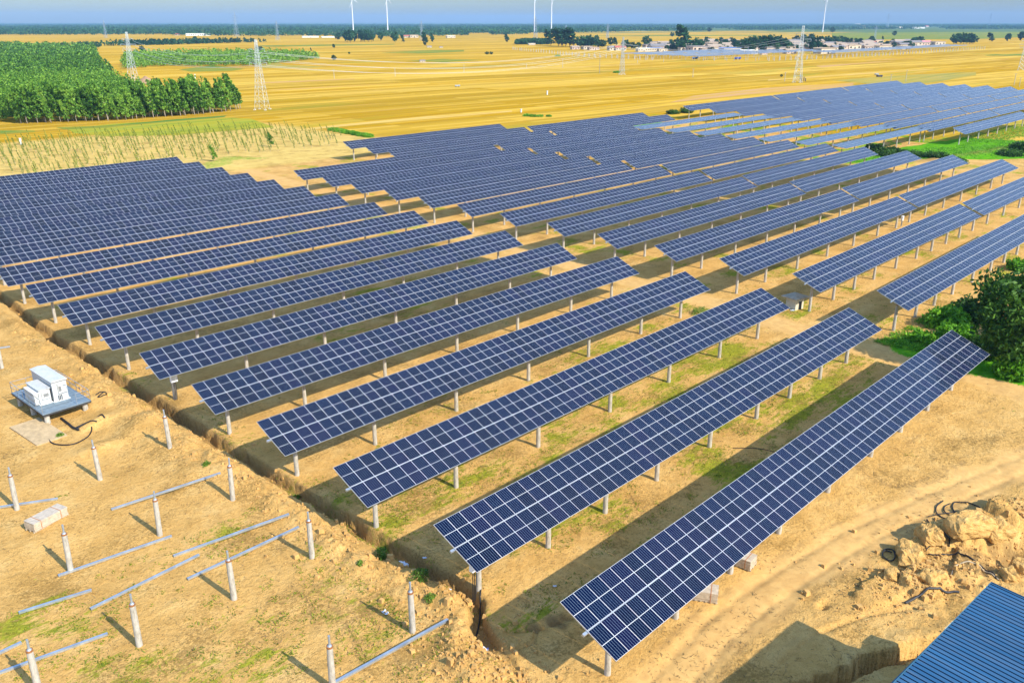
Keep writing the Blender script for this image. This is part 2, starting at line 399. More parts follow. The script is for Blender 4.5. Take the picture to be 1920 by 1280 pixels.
def concrete():
    m = Mat('concrete', 0.9, (.5, .47, .4), 0, 0.2)
    co = m.co()
    a = m.noise(m.mapping(co, (3, 3, 0.9)), 2.0, 5, 0.65)
    b = m.noise(co, 14, 4, 0.6)
    c = m.ramp(a, [(0.3, (.24, .215, .16)), (0.5, (.40, .365, .29)), (0.75, (.49, .455, .38))])
    c = m.mix(m.ramp(b, [(0.55, 0.0), (0.75, 0.45)]), c, (.26, .23, .18))
    m.set('Base Color', c); m.bump(b, 0.3, 0.01)
    return m.m
M['concrete'] = concrete()
M['white'] = simple('white_paint', (.80, .80, .77), 0.5, 0, 0.05, 2.0)
def cabinet_paint():
    m = Mat('cabinet_paint', .5, (.7, .7, .66), 0, .3); p = m.co()
    a = m.noise(m.mapping(p, (5, 5, .7)), 1.0, 6, .7); b = m.noise(p, 1.2, 4, .6)
    c = m.ramp(b, [(.3, (.43, .44, .42)), (.7, (.54, .55, .52))]); m.set('Base Color', m.mix(m.ramp(a, [(.50, 0.0), (.72, .6)]), c, (.34, .29, .20))); return m.m
M['cabinet_paint'] = cabinet_paint()
M['offwhite'] = simple('weathered_white', (.66, .66, .60), 0.6, 0, 0.10, 3.0)
M['grating'] = simple('deck_steel', (.20, .26, .29), 0.55, 0.3, 0.2, 1.5)
M['dark'] = simple('dark_steel', (.05, .05, .05), 0.6, 0.3, 0.2)
M['cable'] = simple('black_cable', (.018, .017, .016), 0.55, 0, 0.2)
M['cable_tan'] = simple('dusty_cable', (.42, .33, .20), 0.7, 0, 0.2)
M['blueplastic'] = simple('blue_plastic', (.03, .06, .30), 0.5, 0, 0.2)
M['plastic'] = simple('white_plastic_sheet', (.62, .66, .70), 0.4, 0, 0.2, 5.0)
M['bark'] = simple('bark', (.13, .10, .07), 0.9, 0, 0.3, 6.0)
M['palebark'] = simple('pale_bark', (.36, .31, .23), 0.9, 0, 0.25, 6.0)
M['leaf_poplar'] = leafmat('poplar_leaves', (.026, .085, .007), (.10, .24, .018), (.25, .42, .045), 0.45)
M['leaf_dark'] = leafmat('dark_leaves', (.012, .042, .006), (.032, .095, .010), (.085, .185, .020), 0.7)
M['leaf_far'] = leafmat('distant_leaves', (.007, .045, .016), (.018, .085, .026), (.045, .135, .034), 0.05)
M['leaf_bright'] = leafmat('bright_leaves', (.06, .19, .006), (.11, .31, .010), (.22, .44, .018), 0.9)
M['leaf_sapling'] = leafmat('sapling_leaves', (.14, .19, .022), (.22, .26, .032), (.32, .33, .05), 0.5)
M['weed'] = leafmat('weed_blades', (.12, .17, .012), (.24, .27, .018), (.36, .34, .035), 0.4)
M['dryweed'] = simple('dry_stalks', (.23, .15, .06), 0.9, 0, 0.35, 2.0)
M['bluemetal'] = simple('blue_roof_sheet', (.024, .098, .195), 0.40, 0.1, 0.10, 0.35)
def roofmat():
    m = Mat('blue_roof_sheet', .4, (.024, .098, .195), .1, .3); p = m.co()
    sx_ = m.node('ShaderNodeSeparateXYZ'); m.l.new(p, sx_.inputs[0])
    w_ = m.node('ShaderNodeTexWhiteNoise', noise_dimensions='2D'); cx_ = m.node('ShaderNodeCombineXYZ')
    m.inp(cx_, 0, m.math('FLOOR', m.math('DIVIDE', sx_.outputs[0], 0.855))); m.inp(cx_, 1, m.math('FLOOR', m.math('DIVIDE', sx_.outputs[1], 4.2))); m.l.new(cx_.outputs[0], w_.inputs[0])
    c = m.ramp(w_.outputs['Value'], [(0, (.020, .086, .172)), (1, (.029, .112, .215))])
    c = m.mix(m.ramp(m.noise(m.mapping(p, (3, .35, 1)), 1.0, 5, .65), [(.45, 0.0), (.8, .4)]), c, (.16, .17, .16))
    lap = m.math('LESS_THAN', m.math('FRACT', m.math('DIVIDE', sx_.outputs[1], 4.2)), .012)
    c = m.mix(m.math('MULTIPLY', lap, .7), c, (.01, .03, .06)); m.set('Base Color', c); return m.m
M['bluemetal'] = roofmat()
M['groove_shade'] = simple('roof_groove_shade', (.008, .016, .040), 0.7, 0, 0.1)  # shade inside the roof grooves put in as a dark colour
M['greywall'] = simple('grey_render', (.30, .31, .31), 0.9, 0, 0.2, 1.2)
M['tealflash'] = simple('teal_flashing', (.05, .14, .19), 0.5, 0.2, 0.15)
M['wrap'] = simple('clear_wrap_over_pallet', (.46, .38, .27), 0.35, 0, 0.22, 4.0)
M['cardboard'] = simple('cardboard', (.50, .33, .20), 0.8, 0, 0.2, 3.0)
M['strap'] = simple('orange_strap', (.40, .17, .07), 0.6, 0, 0.1)
M['timber'] = simple('weathered_timber', (.42, .34, .22), 0.85, 0, 0.25, 3.0)
M['board'] = simple('sandy_boards', (.46, .33, .17), 0.9, 0, 0.22, 2.5)
M['hutwall'] = simple('hut_wall', (.52, .47, .34), 0.9, 0, 0.15, 2.0)
M['hutroof'] = simple('hut_roof_concrete', (.36, .31, .22), 0.9, 0, 0.25, 2.0)
M['brick'] = simple('pale_brick_wall', (.48, .37, .28), 0.9, 0, 0.2, 0.8)
M['plaster'] = simple('cream_plaster', (.50, .43, .31), 0.9, 0, 0.1, 0.6)
M['roofgrey'] = simple('grey_roof', (.20, .185, .175), 0.85, 0, 0.2, 0.5)
M['rooftan'] = simple('tan_roof', (.33, .255, .18), 0.85, 0, 0.2, 0.5)
M['roofred'] = simple('red_roof', (.40, .11, .08), 0.8, 0, 0.2, 0.5)
M['roofpink'] = simple('pink_roof', (.55, .23, .24), 0.8, 0, 0.15, 0.5)
M['roofblue'] = simple('bright_blue_roof', (.05, .16, .42), 0.6, 0.1, 0.1, 0.5)
M['glass'] = simple('dark_window', (.03, .035, .04), 0.15, 0, 0.1)
M['soil'] = simple('reddish_soil', (.34, .21, .115), 0.95, 0, 0.2, 0.4)
M['turbine'] = simple('turbine_white', (.62, .64, .66), 0.45, 0, 0.03)
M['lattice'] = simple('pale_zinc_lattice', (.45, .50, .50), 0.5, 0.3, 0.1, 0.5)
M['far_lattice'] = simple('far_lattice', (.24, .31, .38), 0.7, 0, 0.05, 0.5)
M['wire'] = simple('aluminium_conductor', (.62, .64, .62), 0.5, 0.3, 0.05)
M['darkthing'] = simple('dark_canvas', (.05, .05, .06), 0.8, 0, 0.3)

# ------------------------------------------------------------------ mesh helpers
class MB:
    """collects geometry; build() links it as one mesh object"""
    def __init__(s): s.v, s.f, s.mi, s.uv = [], [], [], []
    def add(s, vs, fs, mi=0, uvs=None):
        o = len(s.v); s.v += [tuple(p) for p in vs]
        for k, f in enumerate(fs):
            s.f.append([i + o for i in f]); s.mi.append(mi)
            s.uv.append(uvs[k] if uvs else [(0, 0)] * len(f))
        return s
    def box(s, c, d, mi=0, rz=0.0, rx=0.0):
        hx, hy, hz = d[0] / 2, d[1] / 2, d[2] / 2
        m = Matrix.Translation(c) @ Matrix.Rotation(rz, 4, 'Z') @ Matrix.Rotation(rx, 4, 'X')
        vs = [m @ Vector(p) for p in ((-hx, -hy, -hz), (hx, -hy, -hz), (hx, hy, -hz), (-hx, hy, -hz), (-hx, -hy, hz), (hx, -hy, hz), (hx, hy, hz), (-hx, hy, hz))]
        return s.add(vs, [(3, 2, 1, 0), (4, 5, 6, 7), (0, 1, 5, 4), (1, 2, 6, 5), (2, 3, 7, 6), (3, 0, 4, 7)], mi)
    def tube(s, pts, r, n=8, mi=0, caps=True):
        pts = [Vector(p) for p in pts]
        rs = r if isinstance(r, (list, tuple)) else [r] * len(pts)
        o = []; ref = None
        for i, p in enumerate(pts):
            t = (pts[min(i + 1, len(pts) - 1)] - pts[max(i - 1, 0)]).normalized()
            a = Vector((0, 0, 1)) if abs(t.z) < 0.9 else Vector((1, 0, 0))
            if ref is not None: a = ref
            x = (a - t * a.dot(t)).normalized(); ref = x; y = t.cross(x)
            o += [p + (x * math.cos(2 * math.pi * k / n) + y * math.sin(2 * math.pi * k / n)) * rs[i] for k in range(n)]
        fs = []
        for i in range(len(pts) - 1):
            for k in range(n):
                fs.append((i * n + k, i * n + (k + 1) % n, (i + 1) * n + (k + 1) % n, (i + 1) * n + k))
        if caps:
            fs.append(tuple(range(n))[::-1]); fs.append(tuple(range((len(pts) - 1) * n, len(pts) * n)))
        return s.add(o, fs, mi)
    def bar(s, a, b, w, mi=0):
        """thin square bar between two points"""
        return s.tube([a, b], w * 0.707, 4, mi, True)
    def mesh(s, name, mats, smooth=False):
        me = bpy.data.meshes.new(name)
        me.from_pydata(s.v, [], s.f)
        for m in (mats if isinstance(mats, (list, tuple)) else [mats]): me.materials.append(m)
        me.polygons.foreach_set('material_index', s.mi)
        if any(u != (0, 0) for f in s.uv for u in f):
            l = me.uv_layers.new(name='UVMap')
            l.data.foreach_set('uv', [c for f in s.uv for u in f for c in u])
        if smooth: me.polygons.foreach_set('use_smooth', [True] * len(me.polygons))
        me.update()
        return me
    def build(s, name, mats, parent=None, loc=None, smooth=False):
        return link(name, s.mesh(name, mats, smooth), parent, loc)
def link(name, me, parent=None, loc=None, rot=None):
    o = bpy.data.objects.new(name, me); col.objects.link(o)
    if parent is not None: o.parent = parent
    if loc is not None: o.location = loc
    if rot is not None: o.rotation_euler = rot
    return o
def quadmesh(name, V, mat):
    """V: (n,4,3) array of loose quads"""
    V = np.asarray(V, np.float32); n = len(V)
    me = bpy.data.meshes.new(name)
    me.vertices.add(n * 4); me.loops.add(n * 4); me.polygons.add(n)
    me.vertices.foreach_set('co', V.reshape(-1))
    me.loops.foreach_set('vertex_index', np.arange(n * 4, dtype=np.int32))
    me.polygons.foreach_set('loop_start', np.arange(0, n * 4, 4, dtype=np.int32))
    me.polygons.foreach_set('loop_total', np.full(n, 4, np.int32))
    me.materials.append(mat); me.update(calc_edges=True)
    return me
def tag(o, label, cat, group=None):
    o['label'] = label; o['category'] = cat
    if group: o['group'] = group
    return o
def empty(name, loc, rz=0.0):
    o = bpy.data.objects.new(name, None); col.objects.link(o); o.location = loc; o.rotation_euler = (0, 0, rz); o.empty_display_size = 0.5
    return o
def copy_tree(o, parent=None):
    c = o.copy(); col.objects.link(c)
    if parent is not None: c.parent = parent
    for ch in list(o.children): copy_tree(ch, c)
    return c
def structure(o): o['kind'] = 'structure'; return o
def stuff(o): o['kind'] = 'stuff'; return o
ORD = ['first', 'second', 'third', 'fourth', 'fifth', 'sixth', 'seventh', 'eighth', 'ninth', 'tenth', 'eleventh', 'twelfth', 'thirteenth', 'fourteenth', 'fifteenth', 'sixteenth', 'seventeenth', 'eighteenth']

def leaf_quads(P, size, elong=1.6, seed=0, droop=0.0):
    """a leaf-like quad at each point of P, random facing"""
    g = np.random.default_rng(seed)
    n = len(P)
    a = g.normal(size=(n, 3)); a /= np.linalg.norm(a, axis=1, keepdims=True)
    a[:, 2] -= droop; a /= np.linalg.norm(a, axis=1, keepdims=True)
    b = g.normal(size=(n, 3)); b -= a * np.sum(a * b, axis=1, keepdims=True); b /= np.linalg.norm(b, axis=1, keepdims=True)
    sz = (np.broadcast_to(size, (n,)) * g.uniform(0.65, 1.35, n))[:, None]
    a = a * sz * elong * 0.5; b = b * sz * 0.5
    return np.stack([P - a, P + b * 0.9 - a * 0.1, P + a, P - b * 0.9 + a * 0.1], axis=1)
def clump_points(centres, rad, per, seed=0):
    g = np.random.default_rng(seed)
    c = np.repeat(np.asarray(centres, float), per, axis=0)
    r = np.repeat(np.broadcast_to(rad, (len(centres),)), per)[:, None]
    d = g.normal(size=c.shape); d /= np.linalg.norm(d, axis=1, keepdims=True)
    return c + d * r * (g.uniform(0.25, 1.0, (len(c), 1)) ** 0.6)

# ------------------------------------------------------------------ the ground
def ground():
    def axis(parts):
        o = []
        for a, b, s in parts: o += list(np.arange(a, b - 1e-6, s))
        o.append(parts[-1][1]); return np.array(o)
    xs = axis([(-6, 22, .30), (22, 35, .12), (35, 66, .17), (66, 112, .45), (112, 300, 1.5)])
    ys = axis([(2, 36, .13), (36, 62, .22), (62, 110, .35), (110, 222, .9), (222, 320, 2.5)])
    X, Y = np.meshgrid(xs, ys)
    Z = hgt(X, Y)
    # keep the border level with the outer sheet
    eb = np.minimum.reduce([sstep(-6, -3, X), sstep(300, 280, X), sstep(2, 4, Y), sstep(320, 305, Y)])
    Z = gz(Y) + (Z - gz(Y)) * eb
    nx, ny = len(xs), len(ys)
    V = np.stack([X, Y, Z], -1).reshape(-1, 3)
    i = (np.arange(ny - 1)[:, None] * nx + np.arange(nx - 1)[None]).reshape(-1)
    F = np.stack([i, i + 1, i + 1 + nx, i + nx], -1)
    x, y = V[:, 0], V[:, 1]
    # masks
    site = np.maximum(sstep(206, 199, y + (fbm(x * .06, y * .06, 5, 3) - .5) * 8) * sstep(290, 272, x), 0)
    site = np.maximum(site, 0.0)
    furrow = np.maximum.reduce([sstep(196, 202, y) * sstep(302, 292, y) * sstep(178, 166, x + (y - 250) * .05), site * 0])
    site = np.maximum(site * sstep(1.5, 0.0, np.maximum(x - 132, 0) * 0), furrow)
    dr, _, sr = seg_dist(x, y, ROAD); dp, _, spn = seg_dist(x, y, PATH)
    path = np.maximum(sstep(2.6, 1.2, dr + (fbm(x * .4, y * .4, 6, 3) - .5) * 1.6), sstep(2.6, 1.4, dp + (fbm(x * .5, y * .5, 7, 3) - .5) * 1.5))
    big = fbm(x * .07, y * .07, 71, 3); med = fbm(x * .25, y * .25, 72, 3)
    rows = (x > 29.5) & (y > 28) & (y < 205) & (x < 92)
    d0 = np.where((y > 26) & (y < 56), 0.52, 0.34)
    green = np.where(rows, d0 + (med - .5) * 0.9 + 0.12 * (x > 50), 0.0)
    green = np.where(x > 92, 0.50 + (med - .5) * 1.1, green)
    left = (x < 27) & (y < 52)
    green = np.where(left, 0.46 + (med - .5) * 1.0, green)
    green = np.where((x < 29.5) & (y >= 52), 0.22 + (med - .5) * .6, green)
    green = np.where((y < 24) & (x > 33), 0.16 + (med - .5) * .8, green)
    green = np.clip(green, 0, 1) * (1 - 0.85 * path) * np.where(furrow > .5, 0.35, 1.0)
    green = np.where(y > 206, np.where(furrow > .5, green, 0.18), green)
    # meadow strip behind the saplings, grass between the blocks, lush crop on the right
    lush = np.zeros_like(x)
    lush = np.maximum(lush, 0.52 * sstep(5.5, 2, seg_dist(x, y, [(103, 208), (112, 213), (118, 220), (123, 214)])[0] + (med - .5) * 6))
    lush = np.maximum(lush, 0.5 * sstep(3.2, 1.0, seg_dist(x, y, [(99, 118), (98, 126), (99, 140)])[0] + (med - .5) * 5))
    gp = 100 - (x - 236) * 0.165
    lush = np.maximum(lush, sstep(-1.5, 1.5, gp - y + (med - .5) * 4) * sstep(-1, 2, y - (82 - (x - 236) * .9 + 0)) * sstep(218, 228, x + (med - .5) * 6))
    lush = np.maximum(lush, 0.85 * sstep(5.5, 3.5, np.hypot((x - 95.5) * 0.85, (y - 27.5)) + (med - .5) * 5) * sstep(88.8, 91, x))
    lush = np.maximum(lush, 0.9 * sstep(9, 6, np.hypot((x - 95) * .8, (y - 20.5) * 1.0) + (med - .5) * 5) * sstep(88.6, 90.4, x))
    lush = np.maximum(lush, 0.6 * sstep(60, 50, abs(x - 245)) * sstep(9, 4, abs(y - 130) * .12) * sstep(.46, .60, med) * (x > 222))
    lush = np.maximum(lush, 0.8 * sstep(14, 9, np.hypot(x - 262, (y - 186) * 2.2) + (med - .5) * 8))
    shade_and_marks = np.zeros_like(x)  # dark mask: shade painted into trench and pit, wheel tracks, other dark patches
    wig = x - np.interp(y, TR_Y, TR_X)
    shade_and_marks = np.maximum(shade_and_marks, 0.75 * sstep(.95, .35, abs(wig + .40)) * sstep(27, 30, y) * (y < 228))  # shade on the trench wall and floor put into the soil colour
    nn = fbm(x * .8, y * .8, 44, 3)
    for o_ in (-1.9, -.9, .9, 1.7): shade_and_marks = np.maximum(shade_and_marks, .55 * np.exp(-((sr - o_ - (nn - .5) * .5) / .20) ** 2) * sstep(4, 2.5, dr) * sstep(.40, .60, nn))
    TR1 = [(63.0, 22.2), (62.0, 21.3), (61.5, 20.2), (61.6, 19.0), (62.6, 18.2), (65.0, 17.4), (69, 16.4)]
    d1, a1, _ = seg_dist(x, y, TR1); shade_and_marks = np.maximum(shade_and_marks, .8 * np.exp(-(d1 / .32) ** 2) * (.5 + .5 * np.sign(np.sin(a1 * 20))))
    for tr in ([at(*q) for q in ((330, 905), (430, 960), (520, 1040), (590, 1110), (640, 1210), (660, 1290))], [at(*q) for q in ((560, 1040), (640, 1120), (690, 1190), (715, 1240))], [at(*q) for q in ((1480, 1180), (1600, 1100), (1660, 1010), (1760, 900), (1900, 820))], [at(*q) for q in ((1560, 930), (1640, 860), (1720, 800), (1840, 760))]):
        d1, a1, s1_ = seg_dist(x, y, tr)
        for o_ in (-.8, .8): shade_and_marks = np.maximum(shade_and_marks, .55 * np.exp(-((s1_ - o_) / .17) ** 2) * (d1 < 1.6) * (.55 + .45 * np.sign(np.sin(a1 * 15))) * sstep(.35, .55, nn))
    for (hx, hy, r_) in ((82.3, 26.4, .7), (81.3, 24.8, .8), (32.2, 27.3, .7), (31.0, 27.9, .5), (54.6, 11.0, 1.5), (58.2, 9.6, 2.0)):  # darker holes and cracks; the pit's shade is painted in here
        shade_and_marks = np.maximum(shade_and_marks, sstep(r_ * 1.2, r_ * .5, np.hypot(x - hx, y - hy) + (vnoise(x * 2, y * 2, 3) - .5) * r_))
    shade_and_marks = np.maximum(shade_and_marks, 0.8 * sstep(2.5, .5, seg_dist(x, y, [(210, 88), (236, 78.5), (256, 74.5), (300, 66)])[0] + (med - .5) * 3))
    # outer sheet: strips that share the same fall, out past the horizon
    o = len(V)
    yb = [2.0] + list(ys[::6]) ; 
    OV, OF = [], []
    def strip(x0, x1, yl):
        b = len(OV) + o
        for yy in yl: OV.append((x0, yy, float(gz(yy)))); OV.append((x1, yy, float(gz(yy))))
        for k in range(len(yl) - 1): OF.append((b + 2 * k, b + 2 * k + 1, b + 2 * k + 3, b + 2 * k + 2))
    yl = [2, 20, 40, 60, 80, 90, 95, 100, 105, 110, 115, 120, 130, 145, 170, 200, 250, 320]
    strip(-3000, -6, yl); strip(300, 30000, yl)
    strip(-3000, 30000, [-3000, -500, -100, 2]); strip(-3000, 30000, [320, 900, 3000, 30000])
    n_out = len(OV)
    V2 = np.concatenate([V, np.array(OV)])
    me = bpy.data.meshes.new('ground')
    me.vertices.add(len(V2)); me.vertices.foreach_set('co', V2.astype(np.float32).reshape(-1))
    FF = np.concatenate([F, np.array(OF)]).astype(np.int32)
    me.loops.add(FF.size); me.polygons.add(len(FF))
    me.loops.foreach_set('vertex_index', FF.reshape(-1))
    me.polygons.foreach_set('loop_start', np.arange(0, FF.size, 4, dtype=np.int32))
    me.polygons.foreach_set('loop_total', np.full(len(FF), 4, np.int32))
    me.polygons.foreach_set('use_smooth', np.ones(len(FF), bool))
    me.update(calc_edges=True)
    for nm, arr in (('site', site), ('path', path), ('green', green), ('lush', lush), ('shade_and_marks', shade_and_marks), ('furrow', furrow)):
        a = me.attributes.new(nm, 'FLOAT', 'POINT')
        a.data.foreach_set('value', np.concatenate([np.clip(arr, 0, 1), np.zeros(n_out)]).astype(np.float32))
    me.materials.append(M['ground'])
    structure(link('ground', me))
    return x, y, V[:, 2], green, lush, site
GX, GY, GZ, GGREEN, GLUSH, GSITE = ground()

# ------------------------------------------------------------------ solar trackers
TILT = R(22.9)
HUB = 3.92                       # height of the torque tube
SLOPE = 4.06
def module_mesh(wu, lv, rowv, colu):
    """one framed module, wu wide and lv long, centred; its glass carries UV 0..1"""
    mb = MB(); t = 0.04
    hx, hy = wu / 2, lv / 2
    vs = [(-hx, -hy, 0), (hx, -hy, 0), (hx, hy, 0), (-hx, hy, 0), (-hx, -hy, -t), (hx, -hy, -t), (hx, hy, -t), (-hx, hy, -t)]
    mb.add(vs, [(0, 1, 2, 3)], 0, [[(colu, rowv), (colu + 1, rowv), (colu + 1, rowv + 1), (colu, rowv + 1)]])
    mb.add(vs, [(0, 4, 5, 1), (1, 5, 6, 2), (2, 6, 7, 3), (3, 7, 4, 0)], 1)
    mb.add(vs, [(7, 6, 5, 4)], 2)
    return mb
PVM = [M['pv'], M['alu'], M['backsheet']]
NC = 56
GAPV = 0.045
ML = (SLOPE - GAPV) / 2
def surface_mesh(ncol, pitch):
    mb = MB()
    for c in range(ncol):
        for r_ in (0, 1):
            one = module_mesh(pitch - 0.014, ML, r_, c)
            dx, dy = (c + .5) * pitch, (r_ - .5) * (ML + GAPV)
            mb.v += [(p[0] + dx, p[1] + dy, p[2] + 0.16) for p in one.v]
            o = len(mb.v) - len(one.v)
            mb.f += [[i + o for i in f] for f in one.f]; mb.mi += one.mi; mb.uv += one.uv
    return mb.mesh('panel_surface', PVM)
PITCH_U = 59.3 / NC
unit_module = module_mesh(PITCH_U - 0.014, ML, 0, 0).mesh('solar_panel', PVM)
unit_surface = surface_mesh(NC, PITCH_U)
wide_surface = surface_mesh(66, 69.0 / 66)
old_surface = surface_mesh(66, 69.0 / 66); old_surface.materials[0] = M['pv_old']
def post_mesh():
    mb = MB()
    mb.tube([(0, 0, -0.4), (0, 0, 1.6), (0, 0, 3.05)], [0.19, 0.175, 0.16], 12, 0)
    mb.tube([(0, 0, 3.05), (0, 0, 3.12)], [0.172, 0.172], 12, 1)
    mb.tube([(0, 0, 3.12), (0, 0, 3.70)], [0.06, 0.06], 8, 2)
    mb.box((0, 0, 3.74), (.22, .26, .10), 2)
    return mb.mesh('support_post', [M['concrete'], M['rust'], M['galv2']], False)
POST = post_mesh()
def tube_mesh(L):
    mb = MB()
    mb.box((L / 2 - 0.05, 0, 0), (L + 0.5, 0.15, 0.15), 0)
    n = 28
    for k in range(n + 1):
        mb.box((0.03 + (L - .06) * k / n, 0, 0.105), (0.05, 3.3, 0.05), 0)
    return mb.mesh('torque_tube', M['galv'])
UNIT_TUBE, WIDE_TUBE = tube_mesh(59.3), tube_mesh(69.0)
P_CLOSE = [2.0, 8.6, 14.9, 21.4, 29.1, 37.0, 43.3, 49.7, 55.9]
P_WIDE = [2.0, 9.7, 19.1, 28.9, 38.4, 47.9, 56.0]
def tracker(y, x0, x1, label, group, tilt=TILT, posts=None, single=False, wide=False, old=False):
    L = x1 - x0
    base = 69.0 if wide else 59.3
    sx = L / base
    z = float(gz(y))
    root = empty('solar_tracker', (x0, y, z))
    tag(root, label, 'solar tracker', group)
    jit = random.uniform(-1, 1) * R(0.35)
    tl = tilt + jit
    tb = link('torque_tube', WIDE_TUBE if wide else UNIT_TUBE, root, (0, 0, HUB), (tl, 0, 0)); tb.scale = (sx, 1, 1)
    for px in (posts or (P_CLOSE if not wide else [2, 9.8, 19.4, 29, 38.6, 48.2, 57.8, 66.5])):
        dz = H1(x0 + px * sx, y) - z
        link('support_post', POST, root, (px * sx, 0, max(-0.05, min(dz, 0.10)) * 0.0), (0, 0, random.uniform(0, 6.28)))
    if single:
        c, s = math.cos(tl), math.sin(tl)
        for k in range(NC):
            for r_ in (0, 1):
                v = (r_ - .5) * (ML + GAPV); w = 0.16
                o = link('solar_panel', unit_module, root, ((k + .5) * PITCH_U * sx, v * c - w * s, HUB + v * s + w * c), (tl + random.uniform(-1, 1) * R(.12), random.uniform(-1, 1) * R(.10), 0))
                o.scale = (sx, 1, 1)
    else:
        o = link('panel_surface', old_surface if old else wide_surface if wide else unit_surface, root, (0, 0, HUB), (tl, 0, 0)); o.scale = (sx, 1, 1)
    return root

T_ROWS = [(22.25, 28.64, 87.2), (32.75, 29.13, 87.7), (43.36, 29.3, 88.36), (53.93, 29.67, 88.86), (64.82, 29.87, 89.4), (75.87, 30.25, 90.05),
          (87.1, 30.6, 91.1), (98.2, 30.95, 91.4), (109.6, 31.3, 92.2), (120.6, 31.4, 92.3), (132.2, 32.6, 92.6), (143.2, 32.8, 92.7), (154.1, 33.0, 92.8),
          (165.2, 33.3, 93.3), (176.1, 33.5, 93.4), (187.2, 33.8, 93.8), (198.0, 34.0, 93.8)]
SLAB = 'solar trackers set out in rows across the site'
ROWNAME = lambda i, n: (ORD[i] + ' row from the camera') if i < n - 1 else 'farthest row'
for i, (y, a, b) in enumerate(T_ROWS):
    lb = f'solar tracker beginning at the earth trench, {ROWNAME(i, 17)} in that block'
    if i == 0: lb = 'nearest solar tracker, large in the foreground, with wrapped pallets under its low edge'
    tracker(y, a, b, lb, SLAB, posts=P_CLOSE if i < 2 else P_WIDE, single=i < 8)
S_ROWS = [(33.15, 95.92, 155.2), (43.6, 96.4, 155.7), (54.1, 97.05, 156.1), (64.65, 97.6, 156.9), (75.15, 98.2, 157.4), (86.05, 99.3, 158.5), (96.9, 99.85, 159.6),
          (108.0, 100.5, 161.1), (118.6, 100.85, 161.2), (129.0, 101.1, 161.3), (139.4, 100.9, 161.8), (149.6, 101.2, 162.6), (160.7, 101.6, 161.4)]
for i, (y, a, b) in enumerate(S_ROWS):
    lb = f'solar tracker beginning beside the sandy cross path, {ROWNAME(i, 13)}'
    if i == 0: lb = 'blue solar tracker rising to the right frame edge beside the large dark tree'
    tracker(y, a, b, lb, SLAB, posts=P_CLOSE if i < 2 else P_WIDE, single=i < 5)
for i, (y, a, b) in enumerate([(170.9, 135.0, 194.6), (180.9, 135.7, 195.4), (192.3, 137.1, 196.5)]):
    tracker(y, a, b, 'blue solar tracker beyond the middle block, ' + ['nearest', 'second', 'farthest'][i] + ' of three rows reaching the stubble field', SLAB, posts=P_WIDE)
for i, (y, a, b) in enumerate([(43.6, 157.0, 216.3), (54.3, 157.3, 216.7), (65.1, 158.2, 217.9), (75.9, 158.8, 218.9), (86.8, 160.0, 220.1), (97.2, 161.0, 220.6), (108.2, 162.5, 221.4),
                               (118.5, 162.6, 221.5), (128.7, 162.7, 221.5), (139.0, 163.2, 221.2), (149.8, 164.0, 221.5), (160.3, 162.9, 221.9)]):
    tracker(y, a, b, f'solar tracker past the gap ending the middle block, {ROWNAME(i, 12)}', SLAB, posts=P_WIDE)
for i, (y, a, b) in enumerate([(171.1, 196.0, 256.9), (181.1, 197.0, 256.5)]):
    tracker(y, a, b, 'blue solar tracker reaching out to the bushes by the stubble field, ' + ['nearer', 'farther'][i] + ' of the two', SLAB, posts=P_WIDE)
for i, y in enumerate([96.2, 106.6, 117.7, 127.7, 138.2, 148.4, 160.3]):
    tracker(y, 222.4 + .2 * (i % 3), 283.3, f'grey solar tracker lying almost flat before the far block, {ORD[i]} from the green field', 'flat lying trackers', tilt=R(7.5), posts=P_WIDE)
for i, (y, a) in enumerate([(84.9, 278.1), (95.5, 279.4), (106.0, 279.8), (116.6, 280.2), (127.2, 281.0), (138.0, 282.0), (149.0, 283.0), (160.5, 284.6), (172.5, 286.0), (185.2, 288.0)]):
    for s_ in range(3):
        if i == 0 and s_ > 0: continue
        tracker(y, a + 69.6 * s_, a + 69.6 * s_ + 68.6, f'tracker in the far right block, {ORD[i]} row from the green field, {["left", "middle", "right"][s_]} section', SLAB, wide=True)

# ------------------------------------------------------------------ bare posts and loose beams on the unfinished ground
def bare_post():
    root = empty('concrete_post', (0, 0, 0))
    mb = MB(); mb.tube([(0, 0, -.4), (0, 0, 1.3), (0, 0, 2.78)], [.19, .18, .165], 14)
    mb.build('shaft', M['concrete'], root)
    mb = MB(); mb.tube([(0, 0, 2.76), (0, 0, 2.86)], [.185, .185], 14); mb.build('steel_collar', M['rust'], root)
    mb = MB(); mb.tube([(0, 0, 2.86), (0, 0, 2.93)], [.13, .09], 12); mb.tube([(0, 0, 2.9), (0, 0, 3.5)], [.062, .062], 8); mb.build('steel_pin', M['galv2'], root)
    return root
BP = [((261.7, 1210), 'concrete post between the two long beams, midway down the left side', ), ((439.3, 1123), 'concrete post with a long beam running behind it, left of the trench'),
      ((300, 1002.7), 'concrete post in front of the upper long beam crossing behind it'), ((132.7, 1069), 'concrete post beside the wrapped timber bundle'),
      ((437, 938.3), 'concrete post at the right end of the upper beam'), ((585.7, 1046.7), 'concrete post nearest the trench where two beams end'),
      ((774, 1184.8), 'concrete post by the green weeds and the broken trench end'), ((188, 898), 'concrete post standing alone on bare sand below the cabinet platform'),
      ((320.5, 849.5), 'concrete post on the sand bank close to the trench, farthest of the row'), ((32, 953.5), 'concrete post at the left frame edge with a beam at its foot'),
      ((4, 690), 'concrete post cut by the left frame edge behind the cabinet platform'), ((624, 1292), 'concrete post cut by the bottom frame edge, right of the others'),
      ((74, 1300), 'concrete post cut by the bottom left corner with beams behind it')]
proto = bare_post()
